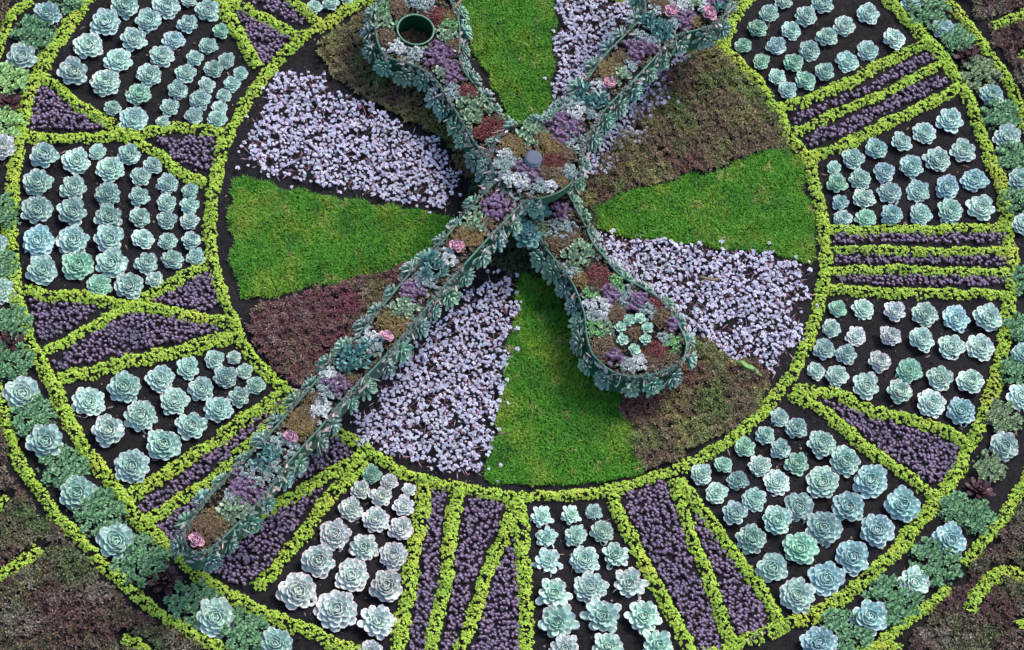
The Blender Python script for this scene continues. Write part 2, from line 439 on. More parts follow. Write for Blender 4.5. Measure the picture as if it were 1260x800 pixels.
def ring_curve(px, gaps=()):
    w = P(px, .018)[:, :2]; th = np.arctan2(w[:, 1], w[:, 0]); r = np.hypot(w[:, 0], w[:, 1])
    o = np.argsort(th); th, r = th[o], r[o]
    T = np.linspace(-PI, PI, 721)
    rr = np.interp(T, np.r_[th - 2 * PI, th, th + 2 * PI], np.r_[r, r, r])
    return np.column_stack([rr * np.cos(T), rr * np.sin(T)])

R0 = [(447.5,1),(423,14),(399,29),(370.6,44),(348,67.5),(325.6,92),(310,116),(294,142),(274,173),(271,196.5),(265,221),(260,249),(258,276),(261,301),(262.5,328),(272,356),(286,389),(303,428),(325,457),(347,472),(362,487),(424,534),(452,552),(476,569),(492,579.5),(522,588.5),(561,597.5),(600,605),(645,611),(690,609.5),(729,605),(765,597.5),(804,585.5),(837,575),(880,552),(912,530),(940,505),(960,475),(977,455),(985,440),(995,415),(1005,385),(1014,345),(1016,310),(1014,282),(1009,250),(1004,227),(994,196),(973,166),(952,127),(925,90),(889,59),(761,-4)]
R1 = [(99,7.6),(81,35),(63,61),(46,89),(33,122),(27,152),(20,185),(15,235),(13.7,271),(12,304),(15,334),(21,367),(27,400),(41,427),(60,460),(74,493),(91,528),(110,559),(137,592),(168,635),(195,662),(217,682),(242,706),(269,723),(297,739),(316,750),(342,761),(381,776),(414,791),(960,769),(995,761),(1028,741),(1056,722),(1078,697),(1097,684),(1116,662),(1138,637),(1155,615),(1171,598),(1190,552),(1214,503),(1229,448),(1241,390),(1246,340),(1246,312),(1242,285),(1239,260),(1231,220),(1221,205),(1207,160),(1200,136),(1186,112),(1174,86),(1160,68),(1142,50),(1124,30),(1106,12)]
R2 = [(38,0),(15,15),(2.5,46),(0,490),(8,517),(16,545),(33,585),(52,610),(74,640),(102,665),(124,690),(148,712),(170,734),(198,753),(231,775),(262,792),(1170,4),(1190,26),(1208,50),(1224,74),(1238,96),(1252,120),(1259,144),(1255,607),(1237,632),(1215,660),(1200,677),(1185,700),(1170,720),(1145,742),(1120,760),(1095,782)]
GR = 'lime green rings of the clock face'
hedge(ring_curve(R0), .043, 'inner lime green sedum ring between the centre wedges and the numerals', GR, 'lime_sedum_ring')
hedge(ring_curve(R1), .051, 'middle lime green sedum ring along the outer ends of the numerals', GR, 'lime_sedum_ring')
r2 = ring_curve(R2)
# the outermost ring is broken by a short bare gap at the lower right
gp = P([(1178, 711)])[0, :2]; k0 = int(np.argmin(np.hypot(*(r2 - gp).T)))
r2o = np.concatenate([r2[k0 + 3:-1], r2[:k0 - 2]])
hedge(r2o, .043, 'outermost lime green sedum ring outside the border of big rosettes', GR, 'lime_sedum_ring')

STROKES = [
 ('falling stroke of the crossed numeral X at left, lime green sedum', 15, [(48,92),(60,98),(76,109),(101.6,132),(127,145),(152,162),(178,178),(203,195),(212,205),(236,218),(254,222)]),
 ('level stroke of the crossed numeral X at left, lime green sedum', 14, [(34,168),(76,169),(122,167.6),(162,162),(203,157.5),(223,153.7),(254,158.7),(272,162.5)]),
 ('stroke of numeral IX beneath the left rosette bed, falling toward the inner ring, lime sedum', 15, [(30,355),(69,361),(110,364),(143,372),(176,376.6),(214,382),(247,391.7),(277,393)]),
 ('stroke of numeral IX rising to the inner ring across its partner, lime sedum', 14, [(253,325),(231,336.7),(206,350),(181,364),(157,376.6),(132,389),(104.5,406),(80,421),(54,430)]),
 ('lowest stroke of numeral IX above the lower left rosette bed, lime sedum', 17, [(71.5,464),(104.5,457),(132,450),(154,443),(187,436),(220,429.5),(253,421),(286,413)]),
 ('uppermost stroke of numeral VIII along the lower left rosette bed, lime sedum', 16, [(150,613),(170,602),(206,580.7),(239,558.7),(269,542),(294,517.5),(319,504),(345,484)]),
 ('second stroke of numeral VIII, just above the long hand, lime sedum', 15, [(179,643),(206,624),(235,605),(266,588),(305,548.5),(340,513.5),(362,490)]),
 ('third stroke of numeral VIII, coming out from under the long hand, lime sedum', 14, [(285,658),(322,631),(340,618.5),(368,604.5),(396,587),(424,573),(445,556)]),
 ('lowest stroke of numeral VIII beside the pinkish rosette bed, lime sedum', 15, [(312,722),(336,701),(354,677),(372,656),(387,638),(402,611),(426,593),(441,575),(450,566)]),
 ('first stroke of numeral VII, right of the pinkish rosette bed, lime sedum', 17, [(522,590),(522,620),(513,659),(507,704),(498,752),(489,797),(484,830)]),
 ('second stroke of numeral VII between narrow and wide purple strips, lime sedum', 16, [(567,600),(555,635),(553.5,680),(546,728),(537,770),(530,800),(527,830)]),
 ('slanting third stroke of numeral VII meeting the last stroke at top, lime sedum', 15, [(633,617),(624,650),(612,675),(600,707),(591,740),(576,776),(567,797),(560,825)]),
 ('last stroke of numeral VII left of the bottom rosette bed, lime sedum', 17, [(637,612),(643,659),(645,704),(646.5,752),(647,797),(648,830)]),
 ('first stroke of numeral VI, right of the bottom rosette bed, lime sedum', 16, [(753,605),(765,641),(783,671),(804,713),(822,746),(840,776),(849,797),(860,825)]),
 ('middle stroke of numeral VI between two purple strips, lime sedum', 15, [(831,590),(840,626),(852,659),(867,695),(879,731),(891,764),(903,797),(910,815)]),
 ('last stroke of numeral VI along the lower right rosette bed, lime sedum', 16, [(834,592),(855,614),(876,641),(894,668),(918,701),(936,722),(951,749),(960,768)]),
 ('upper stroke of the V shaped numeral at right, lime sedum', 16, [(977,478),(1000,482),(1020,482.5),(1045,490),(1072.5,502.5),(1100,510),(1125,517.5),(1155,527.5),(1177,535),(1192,546)]),
 ('lower stroke of the V shaped numeral at right, lime sedum', 15, [(977,480),(985,490),(1010,502.5),(1032.5,520),(1050,535),(1072,553),(1103,574),(1145,605),(1158,614)]),
 ('top stroke of numeral III under the right rosette bed, lime sedum', 13, [(1017.5,281),(1050,282.5),(1100,281),(1140,281),(1185,279),(1235,280)]),
 ('second stroke from top of numeral III, lime sedum', 12, [(1015,307.5),(1050,305),(1095,307.5),(1135,309),(1185,307.5),(1242,307.5)]),
 ('third stroke from top of numeral III, lime sedum', 12, [(1015,332.5),(1050,331),(1110,331),(1160,331),(1210,334),(1245,335)]),
 ('bottom stroke of numeral III above a rosette bed, lime sedum', 13, [(1018,352.5),(1055,357.5),(1100,360),(1145,359),(1185,360),(1242,361)]),
 ('top stroke of numeral II below the upper right rosette bed, lime sedum', 15, [(958,130),(985,125),(1018,111.6),(1052,96.5),(1091,75.4),(1130,57),(1146,50)]),
 ('middle stroke of numeral II between two purple strips, lime sedum', 12, [(975,160),(997,154),(1027,138.7),(1058,126.7),(1091,112),(1121,96.5),(1142,84),(1166,78)]),
 ('bottom stroke of numeral II above the right rosette bed, lime sedum', 15, [(994,193),(1030,181),(1061,166),(1097,148),(1130,133),(1163,117),(1182,104)]),
 ('stroke of numeral I at the top right beside the long hand, lime sedum', 15, [(889,59),(899,33),(917,5),(932,-20),(945,-45)]),
 ('left stroke of numeral XI along the upper left rosette bed, lime sedum', 16, [(262,-20),(273,4),(282,22),(295,43),(307,65.6),(318,82)]),
 ('middle stroke of numeral XI between two purple patches, lime sedum', 15, [(280,2),(298,6),(312,15),(331,22.5),(350,33.7),(366,42)]),
 ('right stroke of numeral XI beside small rosettes at the top, lime sedum', 14, [(350,-14),(361,2),(376,11),(384,22),(394,30)]),
 ('lime sedum bar outside the rings at the bottom left, pointing right', 15, [(-14,718),(0,709),(25,693),(49,674)]),
 ('short lime sedum tuft at the left edge outside the rings', 12, [(-12,632),(0,625),(8,612)]),
 ('lime sedum bar outside the rings at the bottom edge, left', 14, [(152,784),(176,797),(200,815)]),
 ('lime sedum bar outside the rings at lower right, bent like an elbow', 17, [(1192,752),(1205,730),(1222,708),(1245,699),(1256,712),(1275,722)]),
 ('lime sedum tuft at the right edge below the bent bar', 14, [(1252,770),(1264,764),(1280,770)]),
 ('lime sedum bar outside the rings at the top right corner', 13, [(1222,29),(1244,24),(1259,17),(1280,8)]),
 ('lime sedum tuft at the right edge under the corner bar', 12, [(1256,72),(1268,62),(1282,58)]),
 ('lime sedum row joining the outermost ring at the bottom edge, right', 14, [(1058,800),(1085,795),(1110,799)]),
]
for lab, w, pts in STROKES:
    hedge(P(pts, .018), w * MPP * 1.08, lab)

# ------------------------------------------------------------------ carpets (ground cover)
def carpet(name, label, cat, polys, proto, mat, spacing, scale, z=.012, zvar=.012, tilt=.45, ragged=.012, gap=0, gapf=60, layers=1, mound=0, avoid=None):
    Vs = []
    for _ in range(layers):
        for poly in (polys if isinstance(polys[0][0], (tuple, list)) else [polys]):
            g = fill_poly(poly, spacing, .8, ragged, gap, gapf)
            if avoid is not None:
                dm = np.min(np.hypot(g[:, None, 0] - avoid[None, :, 0], g[:, None, 1] - avoid[None, :, 1]), 1); g = g[dm > .028]
            h = z + zvar * (.5 + .5 * np.clip(field(g, 140), -1, 1)) * rng.uniform(.5, 1, len(g)) + mound * np.clip(field(g + 2, 22), -1, 1)
            sz = rng.uniform(scale[0], scale[1], len(g))
            Vs.append(place(PR[proto], xyz(g) + np.column_stack([np.zeros((len(g), 2)), h]), sz, tilt))
    v, t, k = join(Vs)
    return tag(obj(name, tri_mesh(name, v, t, k), M[mat]), label, cat, kind='stuff')

PURPLE = [
 ('purple sedum in the triangle of the crossed X by the outer ring', [(40,108),(58,108),(95,136),(128,154),(126,160),(38,160)]),
 ('purple sedum in the triangle of the crossed X by the inner ring', [(188,171),(255,168),(267,174),(258,211),(243,212),(215,196)]),
 ('purple sedum in the small left triangle of numeral IX', [(37,371),(80,372),(126,378),(100,398),(62,421),(50,418)]),
 ('purple sedum in the small triangle of numeral IX beside the grass wedge', [(188,372),(222,352),(255,335),(266,362),(268,381),(245,384)]),
 ('purple sedum in the broad lower strip of numeral IX', [(158,386),(200,389),(245,399),(276,402),(262,411),(180,429),(110,447),(68,456),(66,446),(115,412)]),
 ('purple sedum in the first strip of numeral VIII below the rosette bed', [(166,632),(182,612),(245,568),(290,535),(335,498),(350,494),(342,506),(300,543),(260,582),(215,608),(182,636)]),
 ('purple sedum in the strip of numeral VIII just above the long hand', [(190,652),(232,618),(272,592),(310,557),(345,520),(368,498),(395,500),(330,575),(270,640),(235,680),(215,676)]),
 ('purple sedum in the strip of numeral VIII just below the long hand', [(262,708),(300,722),(330,695),(350,668),(380,626),(398,600),(365,614),(325,640),(285,672)]),
 ('purple sedum in the short strip of numeral VIII between long hand and ring', [(335,606),(370,592),(410,570),(436,556),(416,536),(385,560),(345,592)]),
 ('purple sedum in the narrowest strip of numeral VII beside the pinkish rosettes', [(531,603),(552,604),(542,640),(541,690),(532,745),(523,800),(517,830),(497,830),(508,760),(518,700),(525,650)]),
 ('purple sedum in the widest strip of numeral VII', [(576,612),(622,619),(612,650),(598,680),(585,720),(570,765),(556,800),(548,830),(540,830),(548,780),(558,720),(564,660)]),
 ('purple sedum in the wedge strip of numeral VII next to its last stroke', [(631,664),(635,668),(637,720),(638,830),(572,830),(586,785),(602,735),(615,690)]),
 ('purple sedum in the wide strip of numeral VI', [(766,608),(820,592),(830,630),(842,668),(858,710),(872,745),(885,785),(898,830),(870,830),(850,780),(830,740),(808,698),(790,665),(776,640)]),
 ('purple sedum in the narrow strip of numeral VI beside the lower right rosettes', [(853,628),(860,632),(885,668),(908,702),(930,734),(946,762),(944,784),(920,792),(902,775),(888,735),(874,692),(860,655)]),
 ('purple sedum in the triangle of the V shaped numeral at right', [(1013,495),(1045,503),(1075,515),(1110,526),(1150,538),(1180,549),(1172,580),(1154,602),(1120,578),(1085,553),(1050,525)]),
 ('purple sedum in the top strip of numeral III', [(1026,289),(1236,288),(1240,300),(1026,299)]),
 ('purple sedum in the middle strip of numeral III', [(1026,314),(1241,315),(1243,327),(1026,324)]),
 ('purple sedum in the bottom strip of numeral III', [(1028,339),(1243,342),(1243,353),(1090,351),(1030,347)]),
 ('purple sedum in the upper strip of numeral II', [(975,147),(1015,129),(1060,108),(1110,81),(1143,66),(1148,74),(1120,88),(1060,118),(1010,141),(980,153)]),
 ('purple sedum in the lower strip of numeral II', [(988,172),(1030,153),(1080,128),(1125,106),(1158,92),(1166,102),(1130,122),(1080,147),(1030,170),(998,183)]),
 ('purple sedum in the triangle of numeral XI at the top left', [(290,11),(305,18),(330,33),(361,49),(345,60),(330,80),(320,78),(308,55)]),
 ('purple sedum between the upper strokes of numeral XI at the top edge', [(310,-20),(345,-20),(362,12),(376,27),(372,34),(352,26),(330,14),(305,0)]),
]
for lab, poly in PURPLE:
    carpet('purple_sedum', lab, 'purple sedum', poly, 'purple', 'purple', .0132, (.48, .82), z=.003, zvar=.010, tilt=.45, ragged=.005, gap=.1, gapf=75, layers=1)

WHITE = [
 ('white sedum wedge at the upper left of the clock centre', [(338,98),(352,88),(372,92),(392,96),(408,106),(404,118),(448,128),(470,140),(500,165),(545,190),(563,215),(560,240),(553,262),(530,256),(490,250),(440,240),(380,226),(320,215),(302,200),(310,160)]),
 ('white sedum wedge at the top, right of the upper grass wedge', [(688,-40),(770,-40),(778,25),(800,48),(842,66),(822,112),(786,160),(744,212),(690,240),(678,160),(684,90)]),
 ('white sedum wedge at the right, below the right grass wedge', [(700,292),(745,296),(800,296),(850,305),(920,312),(988,322),(993,345),(985,395),(970,445),(955,464),(935,458),(905,440),(870,422),(840,410),(780,370),(720,330)]),
 ('white sedum wedge at the bottom between the long hand and grass', [(628,338),(636,360),(630,420),(616,500),(603,560),(596,590),(560,585),(515,572),(470,556),(432,535),(450,505),(500,445),(560,380),(600,345)]),
]
for lab, poly in WHITE:
    o = carpet('white_sedum', lab, 'white sedum', poly, 'white', 'white', .0122, (.36, .78), z=.005, zvar=.026, tilt=.7, ragged=.030, gap=.52, gapf=70)
    cen = P(poly)[:, :2].mean(0)
    ed_, _ = resample(np.vstack([P(poly)[:, :2], P(poly[:1])[:, :2]]), .02); sg = ed_[rng.integers(0, len(ed_), 46)] + rng.normal(0, .022, (46, 2))
    v, t, k = place(PR['white'], xyz(sg, .012), rng.uniform(.45, .95, 46), .6)
    obj('stray_rosettes', tri_mesh('stray_rosettes', v, t, k), M['white'], o)['kind'] = 'stuff'
    # thin pinkish stems among the rosettes
    g = fill_poly(poly, .020, 1, .01); n = len(g)
    v, t, k = place([diamond(.032, .0022, R(20), .0, .5)], xyz(g, .012), rng.uniform(.6, 1.3, n), .5)
    obj('stems', tri_mesh('stems', v, t, k), M['stem'], o)['kind'] = 'stuff'

BRONZE = [
 ('bronze sedum wedge under the ring end of the short hand, upper left', 'bronze', [(393,58),(420,36),(452,12),(490,40),(540,100),(590,170),(600,215),(575,225),(556,185),(500,150),(440,118),(412,100),(395,78)]),
 ('bronze sedum wedge at the upper right below the long hand', 'bronze', [(848,50),(880,62),(915,95),(945,130),(962,160),(968,182),(900,200),(830,220),(770,240),(712,256),(735,205),(790,130),(825,85)]),
 ('wine red sedum wedge at the left below the left grass wedge', 'maroon_sedum', [(303,380),(360,366),(430,345),(490,327),(545,318),(530,345),(480,395),(420,455),(385,490),(366,478),(345,462),(322,436),(305,405)]),
 ('bronze sedum wedge at the lower right of the short hand', 'bronze', [(745,395),(800,400),(848,412),(880,425),(915,448),(942,462),(944,485),(925,508),(890,536),(850,556),(815,570),(788,577),(775,540),(765,500),(750,450)]),
]
for lab, mt, poly in BRONZE:
    carpet('bronze_sedum' if mt == 'bronze' else 'wine_sedum', lab, 'bronze sedum' if mt == 'bronze' else 'wine sedum', poly, 'bronze', mt, .0115, (1.0, 1.9), z=.004, zvar=.026, tilt=.7, ragged=.014, gap=.10, gapf=70, layers=2, mound=.004)
CORNERS = [
 ('dark brown sedum carpet outside the rings at the bottom left corner', [(-150,520),(0,530),(20,600),(60,650),(110,700),(160,745),(210,780),(255,806),(290,900),(-150,900)]),
 ('dark brown sedum carpet outside the rings at the bottom right corner', [(1100,800),(1150,755),(1180,728),(1215,678),(1250,630),(1290,570),(1400,560),(1400,900),(1060,900)]),
 ('grey brown sedum carpet outside the rings at the top right corner', [(1180,-60),(1185,0),(1220,50),(1250,95),(1272,150),(1290,210),(1400,230),(1400,-60)]),
 ('dark brown sedum carpet outside the rings at the top left corner', [(-120,-60),(22,-60),(18,-10),(5,15),(-10,60),(-30,130),(-120,150)]),
]
BARS = np.concatenate([resample(P(p_)[:, :2], .012)[0] for l_, w_, p_ in STROKES if 'outside' in l_ or 'edge' in l_])
for lab, poly in CORNERS:
    carpet('brown_sedum', lab, 'brown sedum', poly, 'bronze', 'dark_sedum', .0138, (1.1, 2.3), z=.004, zvar=.028, tilt=.8, ragged=.02, gap=.22, gapf=26, layers=2, mound=.005, avoid=BARS)
cg = P([(652, 266)])[0]
carpet('green_sedum', 'round patch of short dark green sedum under the crossing of the hands', 'green sedum',
       [(652 + 84 * math.cos(a), 266 + 74 * math.sin(a)) for a in np.linspace(0, 2 * PI, 30)[:-1]], 'moss', 'moss', .010, (.8, 1.4), z=.004, zvar=.014, tilt=.6, layers=2)

GRASS = [
 ('bright green grass wedge at the top between the two hands', [(556,-40),(684,-40),(682,40),(678,120),(672,190),(640,190),(612,120),(585,70),(575,40)]),
 ('bright green grass wedge at the right of the clock centre', [(728,250),(800,232),(880,210),(940,190),(970,180),(985,205),(1000,258),(1005,300),(1002,322),(940,312),(880,304),(800,296),(735,285)]),
 ('bright green grass wedge at the bottom beside the short hand', [(640,340),(700,340),(722,390),(745,450),(770,510),(786,555),(792,580),(760,592),(700,599),(640,600),(598,594),(606,545),(620,470),(632,400)]),
 ('bright green grass wedge at the left of the clock centre', [(284,224),(300,222),(345,232),(420,246),(500,258),(570,272),(572,296),(540,312),(480,328),(420,346),(350,362),(302,374),(290,345),(283,300),(281,255)]),
]
def lawn(lab, poly):
    g = fill_poly(poly, .0031, 1.2, .012); n = len(g)
    # blades: two-segment tapered slips
    h = rng.uniform(.009, .021, n) * (1 + .15 * field(g, 40)); az = rng.uniform(0, 2 * PI, n) + field(g, 25)
    lean = rng.uniform(.25, 1.0, n); w = rng.uniform(.0006, .0014, n)
    d = np.stack([np.cos(az), np.sin(az)], 1); q = np.stack([-d[:, 1], d[:, 0]], 1)
    b = xyz(g); V = np.zeros((n, 5, 3))
    m1 = b + np.column_stack([d * (h * lean * .3)[:, None], h * .6]); tp = b + np.column_stack([d * (h * lean)[:, None], h * (1 - .22 * lean)])
    Q = np.column_stack([q * w[:, None], np.zeros(n)])
    V[:, 0] = b - Q; V[:, 1] = b + Q; V[:, 2] = m1 - Q * .9; V[:, 3] = m1 + Q * .9; V[:, 4] = tp
    T = (np.array([(0, 1, 3), (0, 3, 2), (2, 3, 4)])[None] + (np.arange(n) * 5)[:, None, None])
    K = np.zeros((n, 5, 3)); K[:, :, 0] = rng.uniform(0, 1, n)[:, None]; K[:, :, 1] = (0, 0, .6, .6, 1)
    tag(obj('grass', tri_mesh('grass', V, T, K, smooth=False), M['grass']), lab, 'grass', kind='stuff')
for lab, poly in GRASS: lawn(lab, poly)

# ------------------------------------------------------------------ echeveria rosettes
ROS = []
for s in range(9):
    (ov, ot, ok), (hv, ht, hk) = rosette(1.0, [58, 52, 62, 54, 48, 60, 66, 46, 38][s], 100 + s, W=[.50, .54, .46, .50, .55, .49, .46, .42, .44][s],
                                         el=[(4, 80), (8, 82), (2, 78), (5, 78), (8, 82), (3, 80), (2, 76), (0, 70), (-2, 64)][s], split=.60, dome=.16, open_=.82, th=.07, jitter=[.07, .08, .06, .09, .07, .06, .06, .12, .14][s])
    mo = tri_mesh('echeveria_outer', ov, ot, ok); mo.materials.append(M['rosette'])
    mh = tri_mesh('echeveria_heart', hv, ht, hk); mh.materials.append(M['heart'])
    ROS.append((mo, mh))
TONES = {'blue green': (1, 1, 1), 'pale': (1.24, 1.13, 1.12), 'bluish': (.97, 1.0, 1.10), 'green': (.80, .95, .80), 'pinkish': (1.45, 1.10, 1.16)}
def echeveria(px, py, dia, tone, label, group, variants=range(7)):
    rad = dia * MPP * .5 * 1.15
    p = P([(px, py)], .022)[0]
    e = empty('echeveria', (p[0], p[1], .004))
    sp = Matrix.Rotation(rng.uniform(0, 6.28), 3, 'Z')
    e.rotation_euler = (Matrix.Rotation(.20 + rng.normal(0, .07), 3, 'X') @ Matrix.Rotation(rng.normal(0, .08), 3, 'Y') @ sp).to_euler()   # the plants lean down the slope of light, toward the path
    e.scale = (rad * rng.uniform(.94, 1.06), rad * rng.uniform(.94, 1.06), rad * rng.uniform(.8, 1.2))
    tag(e, label, 'rosette', group)
    mo, mh = ROS[random.choice(list(variants))]
    tc = np.array(TONES[tone]) * rng.uniform(.86, 1.08) * rng.uniform(.97, 1.03, 3)
    for nm, me in (('outer_leaves', mo), ('heart', mh)):
        c = bpy.data.objects.new(nm, me); link(c); c.parent = e; c.color = (*tc, 1)
    return e

ORD = ['first', 'second', 'third', 'fourth', 'fifth', 'sixth', 'seventh']
BEDS = [  # (numeral rows are counted from, numeral on the far side, usual tone, leaf habits, rows of (x, y, diameter) from the inner ring outward)
 ('X', 'XI', 'blue green', range(7), [
  [(267.5,145,26),(239,140,25),(201,149,19),(164,146,37),(138.4,131,23)],
  [(270.5,131.5,22),(246,121,27),(209,131,26),(171.4,115,33,'green'),(131,101.6,40,'pale'),(90.7,88,42,'pale')],
  [(275.5,116,21),(254,103.6,24),(219,109,27),(184,91.4,33),(145,73.7,37),(108.7,56,40,'pale')],
  [(286.5,101.6,24),(263,83,26),(228.6,89.4,27),(198.6,68,32),(164,47.7,35),(129.5,28,42)],
  [(296,87.6,20),(279,73,24),(240,70.6,24),(214,47.7,30,'bluish'),(183,24,37),(152,6,38)],
  [(256.5,54.6,25),(231.6,28.4,29),(205,6,37)],
  [(272,37,23,'green'),(255,11,32),(233,0,20)]]),
 ('X', 'IX', 'blue green', range(7), [
  [(188,202,24),(159,190,33),(120,185,23)],
  [(235,233.6,22),(206.7,224.5,28),(172.6,215.7,28),(136.6,207,36),(94.2,198,38),(54.8,191,38)],
  [(233.7,252,26),(205,248,27),(171.5,241,27),(132.5,237.7,34),(90,229.5,35),(46.7,224,38)],
  [(233.7,271,25),(206,268.8,27),(172,266,27),(134,265.8,37),(89.3,260.3,41),(45.4,258,40)],
  [(235,294.6,25),(206.7,295.5,25),(176,293,30),(134,293,39),(90,295,41),(47.3,295.5,43,'bluish')],
  [(241,314,24),(211.7,318,27),(180,322,29),(138,324,43),(96,326,42,'green'),(51.4,331,42)],
  [(191,342.7,23,'pale'),(158.6,351,38),(121.5,349,31,'green')]]),
 ('IX', 'VIII', 'blue green', range(7), [
  [(288,437.7,18,'pale'),(264,441,26),(231,451.5,31),(197.4,464.7,37),(153,476,43),(109.4,492.7,41,'pale')],
  [(301,454.8,21),(277.7,462.5,30),(248.8,477.6,34),(214.4,493,37),(174.6,510.6,43,'pale'),(134,529.8,41,'pale')],
  [(315,472,24),(294.7,486.7,27),(269.4,501.8,35),(236,523.5,39),(202,547,44),(162,573,45)]]),
 ('VIII', 'VII', 'pinkish', range(1, 8), [
  [(457.5,581.6,25,'green'),(444,601,25),(432,625,32),(413,656.6,40),(391.5,689,44),(365,727,48)],
  [(478.5,592,23),(468,610,28),(462,638.6,34),(448.5,672.5,37),(433.5,707,42),(415.5,750.5,54)],
  [(504,601,18),(498,620.6,27),(493.5,650,32),(485.4,683,36),(475.5,721,42),(463.5,764,45),(456,801,30)]]),
 ('VII', 'VI', 'pale', (6, 7, 8, 7, 8), [
  [(666.6,635,28),(672,660,27),(674,688.4,36),(680.4,728,43),(686.4,764.6,48),(694.5,797,40,'pinkish')],
  [(702,633,26),(708.6,657.5,28),(720,688.4,36),(727,722,42),(742,758,47),(748.5,795.5,42)],
  [(731,628.4,22,'blue green'),(742,653,30),(756,681.5,35),(774,715.4,42,'pinkish'),(791.4,758.6,44),(808.5,792.5,44)]]),
 ('V', 'VI', 'blue green', range(7), [
  [(959.5,512,24),(980,526,29),(1010.7,545.2,38),(1039.3,566.6,40),(1071.6,591,45,'bluish'),(1112.3,621,44,'bluish')],
  [(941.5,534,25),(961,551,29),(980.8,568.8,33,'green'),(1012.3,593.6,44),(1044,623.2,43,'bluish'),(1078.5,652,45,'bluish')],
  [(917.2,548.6,27,'green'),(935.8,571.8,30,'pale'),(956,592.5,34,'pale'),(983.7,621.7,39),(1014.7,648.5,44),(1049,685,45,'bluish')],
  [(890.8,570.4,24,'green'),(908.8,589.8,27),(928,613.2,32),(956,639.7,40),(985,674,45,'green'),(1017,710.7,46,'bluish')],
  [(863.2,582.3,29,'pale'),(882.3,605.5,29,'pale'),(903.7,631,32),(924,662.3,40),(951,696.7,41),(981,731.8,47,'pale')]]),
 ('III', 'V', 'pale', range(7), [
  [(1031.3,378,24.5,'green'),(1062.5,378.8,30),(1102,382,30,'pinkish'),(1138.8,385.5,34),(1177,390.5,36,'bluish'),(1215,390,39)],
  [(1023.8,402.5,25),(1053.8,411.8,26,'pinkish'),(1095,412,30,'pinkish'),(1133.8,416.8,35),(1170,425.8,37),(1207,426.3,36)],
  [(1013.8,427.5,29,'blue green'),(1042,435,29,'blue green'),(1083,443.8,31,'pinkish'),(1119.3,455,35,'green'),(1157,463.8,35),(1195,468.8,36)],
  [(1004.3,455,25),(1030,460.8,31),(1066.3,473.3,36),(1107,481.8,35),(1146.3,495.5,39),(1182.5,505,37,'bluish')]]),
 ('II', 'III', 'blue green', range(7), [
  [(1026.8,204.5,21),(1050.5,194.3,31),(1079.3,181.5,31),(1109.5,173.2,30),(1137.5,162.5,33),(1168.8,147,36)],
  [(1030.4,225.4,28,'green'),(1058.4,218.8,29),(1088,210,29,'bluish'),(1121.8,203.3,33),(1153.4,195.7,36),(1186.2,184.3,36,'pale')],
  [(1035,247.7,23,'bluish'),(1063,243.2,31,'pale'),(1094.7,235.9,31),(1130,233.5,33),(1165.3,228.7,34,'bluish'),(1199.7,221,36,'bluish')],
  [(1037.5,267.5,26),(1066,266.3,28,'green'),(1098.3,262.7,29,'bluish'),(1133.2,262,31),(1169.5,258,36),(1208,254.9,38,'pale')]]),
 ('II', 'I', 'blue green', range(7), [
  [(970,109.4,27),(991.4,98,29,'green'),(1015.8,87.3,27),(1042,73.9,32),(1068.4,60.9,31),(1099.8,47,32,'pale')],
  [(956.4,92.2,25),(976.4,76,28,'green'),(995.6,60.3,30),(1017.8,44.4,30),(1039.3,31,31,'pale'),(1068.2,15.5,34)],
  [(937.2,73.9,24,'green'),(956.4,55,28,'bluish'),(974,36,27),(991.8,18.2,29),(1012,4,31)],
  [(916,54,23,'green'),(932.2,33.6,28,'green'),(947,14.9,26),(964.6,1,25)]]),
]
for a, b, tone0, var, rows in BEDS:
    for i, row in enumerate(rows):
        for j, t in enumerate(row):
            x, y, d = t[:3]; tone = t[3] if len(t) > 3 else tone0
            lab = f'{tone} rosette, {ORD[j]} from inner ring, {ORD[i]} row from numeral {a} toward numeral {b}'
            echeveria(x, y, d, tone, lab, 'rosettes in the beds between the numerals', var)
for x, y, d, lab in [(386.6, 7.5, 23, 'small blue green rosette at the top edge right beside the right stroke of numeral XI'),
                     (408, 2, 24, 'small blue green rosette at the top edge, second right of numeral XI'),
                     (427, -4, 20, 'small blue green rosette cut by the top edge, third right of numeral XI')]:
    echeveria(x, y, d, 'blue green', lab, 'rosettes in the beds between the numerals')
